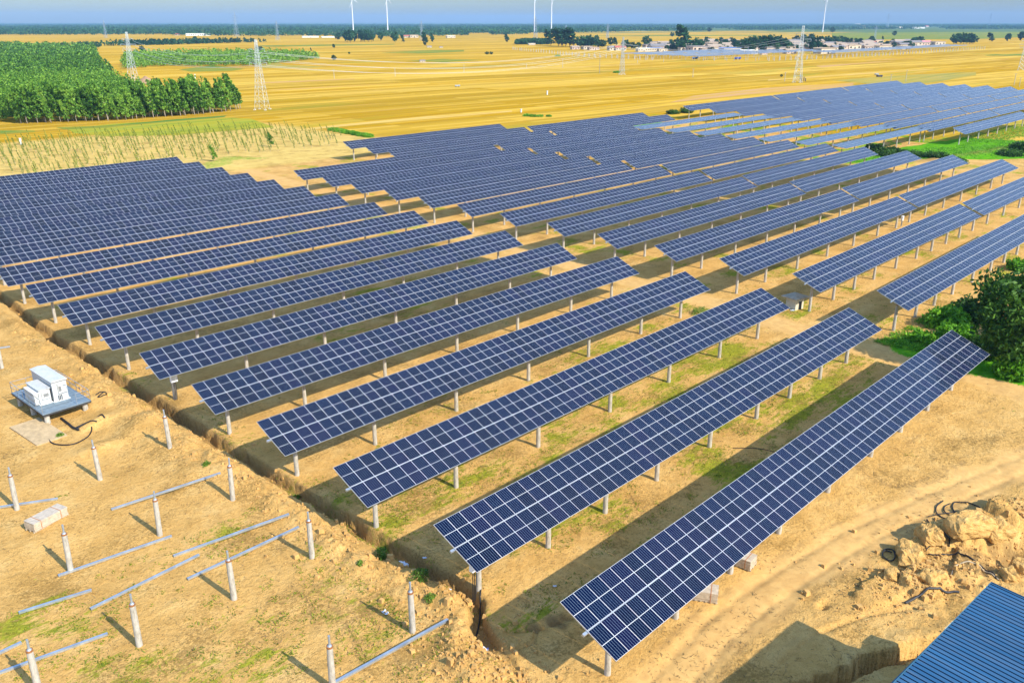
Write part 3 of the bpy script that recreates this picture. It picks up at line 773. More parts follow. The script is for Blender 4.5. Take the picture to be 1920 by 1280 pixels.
for i, (q, lb) in enumerate(BP):
    o = proto if i == 0 else copy_tree(proto)
    x, y = at(*q)
    o.location = (x, y, H1(x, y)); o.rotation_euler = (random.uniform(-1, 1) * R(1.2), random.uniform(-1, 1) * R(1.2), random.uniform(0, 6))
    tag(o, lb, 'post', 'concrete posts without panels')
BEAMS = [((210, 958), (416, 898), 'galvanised beam lying behind the concrete posts, uppermost of the long ones'), ((110, 1081), (323, 1007), 'galvanised beam at the foot of the post by the wrapped bundle'),
         ((326, 1044), (544, 974), 'galvanised beam just left of the trench, parallel above another'), ((353, 1089), (562, 995), 'galvanised beam passing behind the post beside the trench'),
         ((171, 1143), (375, 1043), 'galvanised beam lying steeper than the others in the middle of the left ground'), ((36, 1152), (172, 1107), 'short galvanised beam alone on weedy sand at the left'),
         ((-40, 1246), (42, 1208), 'galvanised beam cut by the left frame edge near the bottom'), ((-60, 1287), (203, 1191), 'bright galvanised beam passing behind the bottom left post'),
         ((600, 1301), (842, 1173), 'thick galvanised beam lying on the spoil at the trench end'), ((-60, 962), (108, 937), 'galvanised beam at the foot of the left edge post'),
         ((-30, 659), (19, 652), 'beam end entering at the left frame edge above the cabinet platform')]
for p, q, lb in BEAMS:
    a, b = Vector((*at(*p), 0)), Vector((*at(*q), 0))
    d = b - a; L = d.length
    mb = MB()
    w, h, t = 0.17, 0.13, 0.012
    mb.box((L / 2, 0, h / 2), (L, t, h), 0)                       # open channel: web, flanges, lips
    mb.box((L / 2, w / 2, h - t / 2), (L, w, t), 0); mb.box((L / 2, w / 2, t / 2), (L, w, t), 0)
    mb.box((L / 2, w, h / 2), (L, t, h), 0)
    o = mb.build('steel_beam', M['galv'])
    za, zb = H1(a.x, a.y), H1(b.x, b.y); zm = H1((a.x + b.x) / 2, (a.y + b.y) / 2)
    lift = max(0, zm - (za + zb) / 2)
    o.location = (a.x, a.y, za + lift + .02); o.rotation_euler = (0, -math.atan2(zb - za, L), math.atan2(d.y, d.x))
    tag(o, lb, 'beam', 'loose galvanised beams')

# ------------------------------------------------------------------ wrapped pallets
def bundle(x, y, rz, L, W_, Hh, label, name='pallet_bundle', wrap=True):
    z = H1(x, y)
    r_ = empty(name, (x, y, z), rz); tag(r_, label, 'pallet load')
    mb = MB()
    for k in (-1, 0, 1): mb.box((0, k * W_ * .38, .05), (L, .09, .10))
    for k in np.linspace(-.46, .46, 7): mb.box((k * L, 0, .115), (.10, W_, .022))
    mb.build('pallet', M['timber'], r_)
    mb = MB(); n = 4
    for k in range(n):
        mb.box((random.uniform(-.02, .02), random.uniform(-.02, .02), .13 + (k + .5) * (Hh - .13) / n), (L * .96, W_ * .94, (Hh - .13) / n - .01), 0)
    mb.box((0, 0, Hh + .005), (L * .97, W_ * .95, .02), 1)
    mb.build('stacked_goods', [M['cardboard'] if not wrap else M['wrap'], M['wrap']], r_)
    for k in (-.28, .28):
        s_ = MB()
        s_.box((k * L, 0, Hh + .022), (.05, W_ * .97, .012)); s_.box((k * L, -W_ * .485, Hh / 2 + .06), (.05, .012, Hh - .1)); s_.box((k * L, W_ * .485, Hh / 2 + .06), (.05, .012, Hh - .1))
        s_.build('strap', M['strap'], r_)
    return r_
bundle(15.55, 61.3, math.atan2(.78, 2.65), 2.75, 1.15, .72, 'low wrapped bundle on the sand at the left, tied with orange straps')
bundle(39.95, 22.25, R(118), 2.0, 1.05, .75, 'wrapped pallet load under the nearest tracker, the larger one seen at its edge')
bundle(44.7, 22.3, R(96), 1.8, 1.1, .72, 'wrapped pallet load half hidden under the nearest tracker, farther right than the other')

# ------------------------------------------------------------------ transformer cabinet on its raised platform
def platform():
    x, y = 23.45, 82.55; z = float(gz(y))
    r_ = empty('platform', (x, y, z), R(2)); tag(r_, 'raised steel platform on concrete legs carrying white cabinets at the left', 'platform')
    DZ = 1.25
    W_, D_ = 4.3, 7.4
    mb = MB()
    mb.box((0, 0, DZ - .04), (W_, D_, .06), 0)
    for k in range(5): mb.box((0, -D_ / 2 + .05 + k * (D_ - .1) / 4, DZ - .15), (W_ - .02, .09, .16), 1)
    for s in (-1, 1): mb.box((s * (W_ / 2 - .04), 0, DZ - .15), (.08, D_ - .02, .155), 1)
    for k in range(6): mb.box((0, -D_ / 2 + (k + .5) * D_ / 6 + .58, DZ - .008), (W_ - .04, .02, .012), 1)
    mb.build('deck', [M['grating'], M['dark']], r_)
    for px in (-1.7, 1.7):
        for py in (-3.2, 0, 3.2):
            g = MB(); g.tube([(px, py, -.6), (px, py, DZ - .22)], [.25, .24], 12); g.build('leg', M['concrete'], r_)
    def rail(name, pts):
        g = MB()
        for p in pts: g.tube([(p[0], p[1], DZ - .02), (p[0], p[1], DZ + 1.05)], .022, 6)
        for h in (.55, 1.05): g.tube([(p[0], p[1], DZ + h) for p in pts], .022, 6)
        g.build(name, M['galv'], r_)
    a, b = W_ / 2 - .05, D_ / 2 - .05
    rail('railing', [(a, -b + k * 2 * b / 5, 0) for k in range(6)])
    rail('railing', [(-a, -b + k * 2 * b / 5, 0) for k in range(6)])
    rail('railing', [(.9, -b, 0), (a, -b, 0)])
    rail('railing', [(-a + k * 2 * a / 3, b, 0) for k in range(4)])
    return r_, x, y, z, DZ
PL, plx, ply, plz, PDZ = platform()
def cabinets():
    r_ = empty('transformer_station', (plx - .28, ply + .55, plz + PDZ), R(2)); r_.scale = (.84, 1, .77); tag(r_, 'white electrical transformer cabinets standing on the raised steel platform', 'cabinet')
    g = MB(); g.box((.75, 0.15, 1.28), (1.55, 4.6, 2.45)); 
    g.build('tall_cabinet', M['cabinet_paint'], r_)
    t = MB(); t.add([(-.12, -2.35, 2.52), (1.62, -2.35, 2.52), (1.62, 2.6, 2.52), (-.12, 2.6, 2.52), (-.12, -2.35, 2.60), (.75, -2.35, 2.72), (1.62, -2.35, 2.60), (-.12, 2.6, 2.60), (.75, 2.6, 2.72), (1.62, 2.6, 2.60)],
          [(3, 2, 1, 0), (4, 5, 8, 7), (5, 6, 9, 8), (0, 1, 6, 5, 4), (2, 3, 7, 8, 9), (1, 2, 9, 6), (3, 0, 4, 7)])
    t.build('cabinet_roof', M['cabinet_paint'], r_)
    d = MB(); d.box((.98, -2.24, 1.55), (.95, .16, 1.25)); d.box((.98, -2.34, 1.55), (.85, .03, 1.12)); d.build('cabinet_door', M['cabinet_paint'], r_)
    f = MB(); f.box((.75, .15, .02), (1.75, 4.9, .10)); f.box((-.75, -.4, .02), (1.5, 3.4, .10)); f.build('base_frame', M['offwhite'], r_)
    c = MB(); c.box((-.78, -.6, .95), (1.15, 2.7, 1.75)); c.build('low_cabinet', M['cabinet_paint'], r_)
    c = MB(); c.box((-.78, -.6, 1.86), (1.30, 2.9, .07)); c.build('cabinet_roof', M['cabinet_paint'], r_)
    c = MB(); c.box((-.72, -2.02, 1.12), (.85, .14, .95)); c.build('cabinet_door', M['cabinet_paint'], r_)
    v_ = MB()
    for k in range(7): v_.box((.70, -2.365, 1.25 + k * .09), (.26, .012, .045))
    for k in range(6): v_.box((-.72, -2.10, .95 + k * .07), (.5, .012, .03))
    for k in range(8): v_.box((1.53, -1.2 + .0 * k, 1.5 + k * .08), (.012, .7, .04)); v_.box((1.53, 1.2, 1.5 + k * .08), (.012, .7, .04))
    v_.build('vent', M['dark'], r_)
    v_ = MB()
    for yy in (-.9, .5, 1.7): v_.box((1.535, yy, 1.28), (.014, .02, 2.35))
    v_.box((1.36, -2.37, 1.5), (.05, .05, .22)); v_.box((-.40, -2.11, 1.1), (.05, .05, .18)); v_.box((1.2, -2.363, 1.85), (.3, .01, .2))
    v_.build('seam_strip', M['galv2'], r_)
    fin = MB()
    for k in range(9): fin.box((-1.62, -1.75 + k * .26, .82), (.52, .05, 1.35))
    fin.box((-1.62, -.7, 1.52), (.54, 2.35, .06)); fin.box((-1.62, -.7, .12), (.54, 2.35, .06))
    fin.build('radiator', M['offwhite'], r_)
    b = MB(); b.bar((-1.85, -1.95, .1), (-1.4, -1.95, .8), .06); b.bar((-1.4, -1.95, .8), (-1.85, -1.95, 1.45), .06); b.bar((-1.85, -1.95, .1), (-1.85, -1.95, 1.5), .06); b.bar((-1.38, -1.95, .1), (-1.38, -1.95, 1.5), .06)
    b.build('brace', M['cabinet_paint'], r_)
    for k in (.45, .62, .79): 
        p = MB(); p.tube([(k, -2.25, .75), (k, -2.3, .5), (k, -2.3, .1)], .03, 6); p.build('conduit', M['cable'], r_)
cabinets()
g = MB()
pa, pb, pc, pd = [at(*q) for q in ((8, 790), (38, 822), (95, 800), (52, 775))]
sx_, sy_ = (pb[0] + pd[0]) / 2, (pb[1] + pd[1]) / 2
slab = MB(); slab.box((0, 0, .02), (2.6, 5.6, .34)); 
o = slab.build('ground_boards', M['board']); o.location = (20.6, 78.0, H1(20.6, 78.0) - .06); o.rotation_euler = (0, 0, R(4))
tag(o, 'pale ground boards laid flat on the sand in front of the cabinet platform', 'boards')

# ------------------------------------------------------------------ control boxes on tracker posts
def control_box(x, y, zc, label, legs=False):
    z0 = float(gz(y))
    r_ = empty('control_box', (x, y, z0)); tag(r_, label, 'control box', 'white control boxes')
    g = MB(); g.box((0, -.32, zc), (.62, .30, .72)); g.build('housing', M['white'], r_)
    g = MB(); g.box((0, -.32, zc + .39), (.74, .42, .05)); g.build('rain_hood', M['roofblue'] if not legs else M['white'], r_)
    g = MB(); g.box((0, -.485, zc), (.50, .02, .60)); g.build('door', M['offwhite'], r_)
    for k in (-.12, .0, .12):
        c = MB(); c.tube([(k, -.32, zc - .36), (k * 1.2, -.30, zc - 1.0), (k, -.27, .5), (k - .1, -.3, -.1)], .03, 6); c.build('cable', M['cable'], r_)
    if legs:
        for k in (-.22, .22):
            c = MB(); c.tube([(k, -.32, -.2), (k, -.32, zc - .36)], .04, 6); c.build('leg', M['galv'], r_)
control_box(T_ROWS[5][1] + 2.0, 75.87, 2.35, 'white control box with blue hood on the first post of a row by the trench')
control_box(T_ROWS[1][1] + 1.2, 32.6, 2.5, 'control box with black cables under the low left corner of the second nearest tracker')
control_box(*at(1686, 425), 1.5, 'small white control box on short legs between rows at the right', True)

# ------------------------------------------------------------------ small hut beside the path
def hut():
    x, y = 98.4, 45.6; z = H1(x, y)
    r_ = empty('pump_hut', (x, y, z - .05), R(-12)); tag(r_, 'tiny plastered hut with a slab roof among the tracker rows', 'hut')
    g = MB(); g.box((0, 0, .75), (1.5, 1.5, 1.5)); g.build('wall', M['hutwall'], r_)
    g = MB(); g.add([(-1.3, -1.15, 1.5), (1.3, -1.15, 1.5), (1.3, 1.15, 1.5), (-1.3, 1.15, 1.5), (-1.3, -1.15, 1.62), (1.3, -1.15, 1.62), (1.3, 1.15, 1.62), (-1.3, 1.15, 1.62), (0, 0, 1.86)],
                    [(3, 2, 1, 0), (0, 1, 5, 4), (1, 2, 6, 5), (2, 3, 7, 6), (3, 0, 4, 7), (4, 5, 8), (5, 6, 8), (6, 7, 8), (7, 4, 8)])
    g.build('roof', M['hutroof'], r_)
    g = MB(); g.box((0.1, -.76, .55), (.55, .03, 1.1)); g.build('door', M['dark'], r_)
hut()

# ------------------------------------------------------------------ the blue-roofed shed at the lower right
def shed():
    ang = R(-4.2)
    cx, cy, zt = 42.3, 7.75, 6.7
    ux, uy = Vector((math.cos(ang), math.sin(ang), 0)), Vector((-math.sin(ang), math.cos(ang), 0))
    r_ = empty('blue_roofed_shed', (cx, cy, float(gz(cy))), ang); tag(r_, 'long shed with a ribbed blue metal roof at the lower right corner', 'shed')
    z0 = float(gz(cy))
    LX, LY = 34.0, 13.0
    zr = zt - z0
    slope = 0.03                                                    # falls gently toward the camera
    # ribbed sheet: trapezoid profile along X, ribs running along Y
    mb = MB(); pitch = 0.285; n = int(LX / pitch)
    prof = []
    for k in range(n):
        x = -LX + k * pitch
        prof += [(x, 0), (x + .20, 0), (x + .212, -.05), (x + .262, -.05), (x + .274, 0)]
    prof.append((0.0, 0))
    vs = []
    for (px, pz) in prof: vs += [(px, 0, zr + pz), (px, -LY, zr + pz - LY * slope)]
    fs = [(2 * i, 2 * i + 1, 2 * i + 3, 2 * i + 2) for i in range(len(prof) - 1)]
    for i, f in enumerate(fs): mb.f.append(list(f)); mb.mi.append(1 if i % 5 in (1, 2, 3) else 0); mb.uv.append([(0, 0)] * 4)
    mb.v += vs
    v2 = [(p[0], p[1], p[2] - .012) for p in vs]
    mb.add(v2, [tuple(reversed(f)) for f in fs])
    mb.build('roof', [M['bluemetal'], M['groove_shade']], r_)
    e = MB(); e.box((-LX / 2, .012, zr - .06), (LX + .06, .02, .20)); e.box((.02, -LY / 2, zr - .06 - LY * slope / 2), (.02, LY, .22), 0, 0, slope); e.build('fascia', M['tealflash'], r_)
    w = MB(); w.box((-LX / 2, -.75, zr / 2 - .12), (LX - 1.2, .24, zr - .30)); w.box((-LX / 2, -LY + .5, zr / 2 - .35), (LX - 1.2, .24, zr - .85)); w.box((-.75, -LY / 2, zr / 2 - .3), (.24, LY - 2, zr - .75)); w.box((-LX + .75, -LY / 2, zr / 2 - .3), (.24, LY - 2, zr - .75))
    w.build('wall', M['greywall'], r_)
    d = MB()
    d.box((-8, -.62, 1.2), (1.1, .06, 2.1)); d.build('door', M['dark'], r_)
    # the parapet wall that shows beside the eave
    q_ = empty('yard_wall', (*at(1730, 1222), z0), 0)
    return r_
shed()
def yard_wall():
    pts = [(1650, 1300), (1705, 1240), (1760, 1188), (1789, 1162)]
    zz = 3.0
    P3 = [Vector((*at(px, py, zz), 0)) for px, py in pts]
    a, b = P3[0], P3[-1]
    d = (b - a).normalized(); n = Vector((-d.y, d.x, 0))
    L = (b - a).length
    z0 = float(gz(a.y))
    o = bpy.data.objects.get('yard_wall'); o.location = (a.x, a.y, z0); o.rotation_euler = (0, 0, math.atan2(d.y, d.x))
    tag(o, 'grey boundary wall with a pale coping running beside the blue roof', 'wall')
    g = MB(); g.box((L / 2, -.13, zz / 2 - .15), (L, .26, zz)); g.build('wall_body', M['greywall'], o)
    g = MB(); g.box((L / 2 - .55, -.13, zz - .11), (L - 1.1, .34, .08)); g.build('coping', M['tealflash'], o)
    g = MB(); g.box((L - .52, -.13, zz - .09), (1.05, .36, .13)); g.build('end_cap', M['hutwall'], o)
    for k, h in ((L * .42, .5), (L - .25, .7)):
        c = MB(); c.tube([(k, -.13, zz - .1), (k + .03, -.13, zz + h)], .018, 5); c.build('rebar', M['rust'], o)
yard_wall()

def earth_block(px, py, L, W_, Hh, rz, seed, label, lift=0.0):
    x, y = at(px, py); g = np.random.default_rng(seed); bm = bmesh.new()
    bmesh.ops.create_cube(bm, size=1.0); bmesh.ops.subdivide_edges(bm, edges=bm.edges[:], cuts=9, use_grid_fill=True)
    for v in bm.verts:
        p = np.array(v.co) * (L, W_, Hh); q = np.array(v.co) * 2
        rad = (abs(q[0]) ** 7 + abs(q[1]) ** 7 + abs(q[2]) ** 7) ** (1 / 7)
        k = 1 / max(rad, 1e-6)
        n1 = float(fbm(np.array([p[0] * 1.1 + seed + p[2]]), np.array([p[1] * 1.1 - p[2]]), seed, 4)[0]) - .5
        n2 = float(fbm(np.array([p[0] * 4 + p[2] * 3]), np.array([p[1] * 4 + seed - p[2] * 2]), seed + 3, 3)[0]) - .5
        d = Vector(q).normalized()
        top = 1 - .22 * max(0, q[2])
        v.co = Vector((p[0] * k * top, p[1] * k * top, p[2] * k)) + d * (n1 * .55 + n2 * .22)
    bm.normal_update(); me = bpy.data.meshes.new('earth_block'); bm.to_mesh(me); bm.free(); me.materials.append(M['ground_block'])
    o = link('earth_block', me, None, (x, y, H1(x, y) + Hh * .34 + lift), (g.uniform(-.1, .1), g.uniform(-.1, .1), rz))
    return tag(o, label, 'earth block', 'dug blocks of earth by the blue roof')
def block_mat():
    m = Mat('cut_earth', .95, (.5, .33, .1), 0, .1); p = m.co()
    a = m.noise(m.mapping(p, (1, 1, 2.2)), 1.6, 6, .7); b = m.noise(p, 11, 4, .7)
    c = m.ramp(a, [(.3, (.36, .195, .055)), (.5, (.56, .33, .10)), (.7, (.64, .41, .15))])
    m.set('Base Color', m.mix(m.ramp(b, [(.55, 0.0), (.72, .6)]), c, (.23, .13, .04)))
    m.bump(m.math('ADD', m.math('MULTIPLY', a, .8), m.math('MULTIPLY', b, .35)), 1.0, .16); return m.m
M['ground_block'] = block_mat()
for px, py, L, W_, Hh, rz, sd_, lb in ((1812, 1018, 3.6, 1.7, 1.35, R(-28), 1, 'largest block of dug earth, broad and flat topped below the big cable coil'), (1704, 1048, 2.5, 1.6, 1.15, R(24), 2, 'earth block at the left end of the dug bank beside the small coil'),
        (1742, 1020, 1.5, 1.8, 1.15, R(-50), 3, 'narrow earth block wedged between the two larger ones'), (1862, 1012, 2.2, 1.6, .95, R(-20), 4, 'sloping earth block right of the broad one'), (1910, 1062, 1.5, 1.1, 1.0, R(10), 5, 'rounded lump of earth in the shaded pit at the right edge'),
        (1890, 1083, 1.1, .9, .7, R(40), 6, 'small lump of earth just above the corner of the blue roof'), (1745, 1090, 1.8, 1.2, .5, R(-10), 7, 'low crumbling earth lump left of the sand coloured cable'), (1668, 1085, 1.4, .9, .45, R(20), 8, 'low earth lump at the left foot of the dug bank')):
    earth_block(px, py, L, W_, Hh, rz, sd_, lb)

# ------------------------------------------------------------------ cables, pipe, scraps
def cable(name, pts, r, mat, label, cat='cable', lift=.03, n=6, group=None, closed=False):
    P = [Vector((*at(*q), 0)) for q in pts]
    # smooth through the points
    Q = []
    for i in range(len(P) - 1):
        p0, p1, p2, p3 = P[max(i - 1, 0)], P[i], P[i + 1], P[min(i + 2, len(P) - 1)]
        for k in range(6):
            t = k / 6
            Q.append(0.5 * ((2 * p1) + (p2 - p0) * t + (2 * p0 - 5 * p1 + 4 * p2 - p3) * t * t + (3 * p1 - p0 - 3 * p2 + p3) * t ** 3))
    Q.append(P[-1])
    hs = hgt(np.array([q.x for q in Q]), np.array([q.y for q in Q]))
    hs2 = np.convolve(np.pad(hs, 2, mode='edge'), np.ones(5) / 5, 'valid'); hs = np.maximum(hs, hs2) + .03
    c0 = Q[0]
    mb = MB(); mb.tube([(q.x - c0.x, q.y - c0.y, float(h) - float(hs[0]) + r * .7) for q, h in zip(Q, hs)], r, n)
    o = mb.build(name, mat, None, (c0.x, c0.y, float(hs[0])), True)
    return tag(o, label, cat, group)
cable('black_cable', [(96, 811), (91, 820), (94, 828), (103, 833), (118, 836), (134, 835), (150, 830), (165, 820), (172, 810), (173, 806)], .055, M['cable'], 'thick black cable lying in a wide loop on the sand below the platform')
cable('black_cable', [(140, 806), (152, 801), (166, 797), (180, 794), (191, 793), (199, 797)], .06, M['cable'], 'black cable arching from the loop to the dry brush by the platform')
cable('black_cable', [(115, 786), (124, 793), (134, 802), (148, 811)], .11, M['cable'], 'thick bundle of black cable dropping from under the platform')
cable('black_cable', [(146, 808), (160, 804), (172, 802), (184, 801)], .06, M['cable'], 'short black cable end lying parallel to the arching one')
cable('black_cable', [(182, 754), (190, 751), (204, 751), (198, 755), (186, 757), (196, 752), (205, 750)], .05, M['cable'], 'small heap of coiled cable right of the platform')
cable('coiled_cable', [(1768, 939), (1756, 949), (1757, 961), (1770, 970), (1790, 975), (1812, 978), (1826, 972), (1836, 963), (1838, 953), (1826, 946), (1808, 941), (1790, 940), (1786, 950), (1792, 962), (1806, 970), (1824, 970)], .045, M['cable'], 'large loose coil of black cable on the dug ground at the right', 'cable', .05)
cable('coiled_cable', [(1782, 942), (1771, 949), (1772, 959), (1785, 967), (1800, 971), (1818, 968), (1824, 962), (1812, 957), (1795, 958), (1778, 961), (1760, 963), (1740, 968)], .04, M['cable'], 'inner turns of the big cable coil with one end running left')
cable('black_cable', [(1738, 973), (1746, 985), (1756, 996), (1768, 1008), (1777, 1020), (1778, 1032)], .045, M['cable'], 'black cable hanging down the broken sand block below the coil')
cable('black_cable', [(1750, 972), (1757, 985), (1762, 1000), (1757, 1018), (1745, 1030), (1735, 1037)], .03, M['cable'], 'thin black cable curving left over the sand block')
cable('coiled_cable', [(1655, 1036), (1659, 1030), (1669, 1029), (1676, 1034), (1678, 1044), (1674, 1052), (1664, 1051), (1656, 1044), (1655, 1036), (1662, 1032), (1672, 1036)], .045, M['cable'], 'small round coil of cable beside the dug blocks')
cable('dusty_cable', [(1740, 1040), (1762, 1042), (1790, 1043), (1815, 1052), (1840, 1064), (1858, 1075), (1868, 1086)], .05, M['cable'], 'dark cable running from the blocks toward the blue roof')
cable('dusty_cable', [(1782, 1086), (1786, 1074), (1798, 1065), (1815, 1062), (1838, 1068), (1856, 1077), (1872, 1088)], .045, M['cable_tan'], 'sand coloured cable bent in an arch near the blue roof')
cable('grey_pipe', [(1697, 1131), (1716, 1122), (1736, 1116), (1760, 1114), (1785, 1111), (1798, 1112)], .075, M['dark'], 'dark pipe lying on the sand left of the blue roof', 'pipe')
cable('black_cable', [(1374, 842), (1404, 842), (1430, 843), (1452, 848)], .03, M['cable'], 'thin dark cable lying in the shade between the two nearest trackers')
cable('black_cable', [(902, 1105), (900, 1122), (899, 1142), (896, 1160), (893, 1172)], .05, M['cable'], 'black cable run going down into the trench end')
def scrap(px, py, w, name, label, mat='plastic', seed=0, cat='litter'):
    w *= .55; x, y = at(px, py); g = np.random.default_rng(seed); mb = MB(); n = 7
    vs = []
    for j in range(n):
        for i in range(n):
            vs.append(((i / (n - 1) - .5) * w + g.normal() * w * .05, (j / (n - 1) - .5) * w * .6 + g.normal() * w * .05, abs(g.normal()) * w * .13 + .02))
    mb.add(vs, [(j * n + i, j * n + i + 1, (j + 1) * n + i + 1, (j + 1) * n + i) for j in range(n - 1) for i in range(n - 1)])
    o = mb.build(name, M[mat], None, (x, y, H1(x, y) + .02)); o.rotation_euler = (0, 0, g.uniform(0, 3))
    sm = o.modifiers.new('thick', 'SOLIDIFY'); sm.thickness = .01
    return tag(o, label, cat)
scrap(905, 1203, 1.1, 'crumpled_sheet', 'crumpled white plastic heap lying in the trench end', seed=1)
scrap(912, 1200, .6, 'crumpled_sheet', 'dark torn foil on the white heap in the trench end', 'blueplastic', 2)
scrap(755, 1052, 1.5, 'plastic_sheet', 'long white plastic scrap in the trench beside green weeds', seed=3)
scrap(742, 1036, .7, 'plastic_sheet', 'small white plastic scrap above the weeds in the trench', seed=4)
scrap(832, 1092, 1.5, 'plastic_sheet', 'flattened white film lying along the trench wall under the second tracker', seed=5)
scrap(796, 1046, .45, 'plastic_scrap', 'white scrap on the trench edge below the tracker corner', seed=6)
scrap(722, 1149, .8, 'plastic_scrap', 'pale scrap across the shadow of the post by the weeds', seed=7)
scrap(1040, 1098, .4, 'plastic_scrap', 'tiny white scrap in the shade left of the nearest tracker', seed=8)
scrap(248, 735, .5, 'plastic_scrap', 'white scrap on the trench lip right of the platform', seed=9)
scrap(1832, 967, .5, 'blue_rag', 'deep blue rag at the end of the big cable coil', 'blueplastic', 10)
scrap(1486, 582, .9, 'blue_sheet', 'pale blue sheet lying beside the tiny hut', 'plastic', 11)
scrap(1875, 970, .5, 'blue_rag', 'blue rag on the dug ground right of the cable coil', 'blueplastic', 12)

# ------------------------------------------------------------------ trees: prototypes
def crown_mesh(name, kind, h, w, mat, nclump, per, leaf, seed):
    g = np.random.default_rng(seed)
    c = []
    if kind == 'poplar':                          # tall and narrow, blown to one side
        for k in range(nclump):
            t = g.uniform(.16, 1.0)
            rr = w * .5 * (math.sin(math.pi * min(1, (1.06 - t) * .78)) ** .8) * g.uniform(.25, 1)
            a = g.uniform(0, 6.28)
            c.append((rr * math.cos(a), rr * math.sin(a), t * h))
        rad = w * .20
    elif kind == 'round':
        for k in range(nclump):
            d = g.normal(size=3); d /= np.linalg.norm(d); s_ = g.uniform(.45, 1) ** .5
            c.append((d[0] * w * .5 * s_ * g.uniform(.8, 1.15), d[1] * w * .5 * s_ * g.uniform(.8, 1.15), h * .58 + d[2] * h * .40 * s_))
        rad = w * .15
    elif kind == 'bush':
        for k in range(nclump):
            d = g.normal(size=3); d /= np.linalg.norm(d); s_ = g.uniform(.3, 1) ** .5
            c.append((d[0] * w * .5 * s_, d[1] * w * .5 * s_, h * .42 + d[2] * h * .42 * s_))
        rad = w * .14
    c = np.array(c)
    P = clump_points(c, rad * g.uniform(.7, 1.3, len(c)), per, seed + 1)
    P[:, 2] = np.maximum(P[:, 2], .1)
    if kind == 'poplar':                          # windswept: tips stream to -X
        P[:, 0] -= 0.24 * h * (P[:, 2] / h) ** 1.5
    return quadmesh(name, leaf_quads(P, leaf, 1.8, seed + 2, .3), mat)
def trunk_mesh(name, h, r, mat, lean=0.0, seed=0, limbs=6, spread=1.0):
    g = np.random.default_rng(seed); mb = MB(); n = 6
    pts = [(-lean * (k / n) ** 1.6 * h + g.normal() * r * .3 * (k > 0), g.normal() * r * .3 * (k > 0), -.3 + (h + .3) * k / n) for k in range(n + 1)]
    mb.tube(pts, [r * (1 - .85 * k / n) for k in range(n + 1)], 7)
    for k in range(limbs):
        i = g.integers(2, n); p = Vector(pts[i]); a = g.uniform(0, 6.28); L = spread * g.uniform(.5, 1.0)
        q = p + Vector((math.cos(a) * L, math.sin(a) * L, L * g.uniform(.7, 1.2)))
        mb.tube([p, (p + q) / 2 + Vector((0, 0, -.1 * L)), q], [r * .45, r * .3, r * .1], 5)
    return mb.mesh(name, mat, True)
def tree_proto(crown, trunk, name='tree'):
    r_ = empty(name, (0, 0, 0)); link('trunk', trunk, r_); link('crown', crown, r_); return r_
UP = {}
def put_tree(key, maker, x, y, h_scale, label, cat, group=None, rz=None, w_scale=1.0):
    o = UP[key] if key in UP else None
    if o is None: o = maker(); UP[key] = o
    else: o = copy_tree(o)
    o.location = (x, y, H1(x, y) - .05); o.scale = (h_scale * w_scale, h_scale * w_scale, h_scale)
    o.rotation_euler = (0, 0, random.uniform(0, 6.28) if rz is None else rz)
    return tag(o, label, cat, group)

# ---- the poplar wood: the edge as single trees, its depth as one mass
WIND = R(180 - 40)       # tips lean to the left of the picture
POP = [lambda k=k: tree_proto(crown_mesh('crown', 'poplar', 11.5, [3.0, 3.4, 2.7][k], M['leaf_poplar'], [60, 70, 55][k], 24, .42, 100 + k), trunk_mesh('trunk', 8.5, .13, M['palebark'], .12, 200 + k, 3, .7), 'poplar_tree') for k in range(3)]
EDGE = [(108, 352.0), (113.3, 349.0), (123.1, 344.5), (137.0, 337.0), (153.4, 336.6), (165.9, 335.4), (176.0, 337.2), (186.5, 340.4)]
def along(pts, step):
    acc = 0; out = []; nxt = 0
    for (x0, y0), (x1, y1) in zip(pts[:-1], pts[1:]):
        L = math.hypot(x1 - x0, y1 - y0)
        while nxt <= acc + L:
            t = (nxt - acc) / L; out.append((x0 + (x1 - x0) * t, y0 + (y1 - y0) * t)); nxt += step
        acc += L
    return out
i = 0
for row in range(3):
    for (x, y) in along(EDGE, 2.7):
        if row and random.random() < .12: continue
        xx, yy = x + random.uniform(-.8, .8) + row * 1.0, y + row * 3.6 + random.uniform(-.9, .9)
        if xx > 188 - row: continue
        k = i % 3
        put_tree(('pop', k), POP[k], xx, yy, random.uniform(.66, 1.18), 'windblown poplar at the front edge of the wood on the left', 'poplar', 'poplars along the edge of the wood', WIND - math.pi + random.uniform(-.5, .5)); i += 1
for x, y, s_, lb in ((191.5, 344.6, 1.22, 'tallest windblown poplar standing free at the right end of the wood'), (189.6, 343.0, .9, 'shorter poplar right beside the tallest one at the right end of the wood'),
                     (176.0, 344.0, 1.25, 'tall poplar rising above the thinning right part of the wood'), (193.4, 346.2, .95, 'rounded poplar at the very right tip of the wood')):
    put_tree(('pop', 0 if s_ > 1 else 2), POP[0 if s_ > 1 else 2], x, y, s_, lb, 'poplar', None, WIND - math.pi, 1.25)

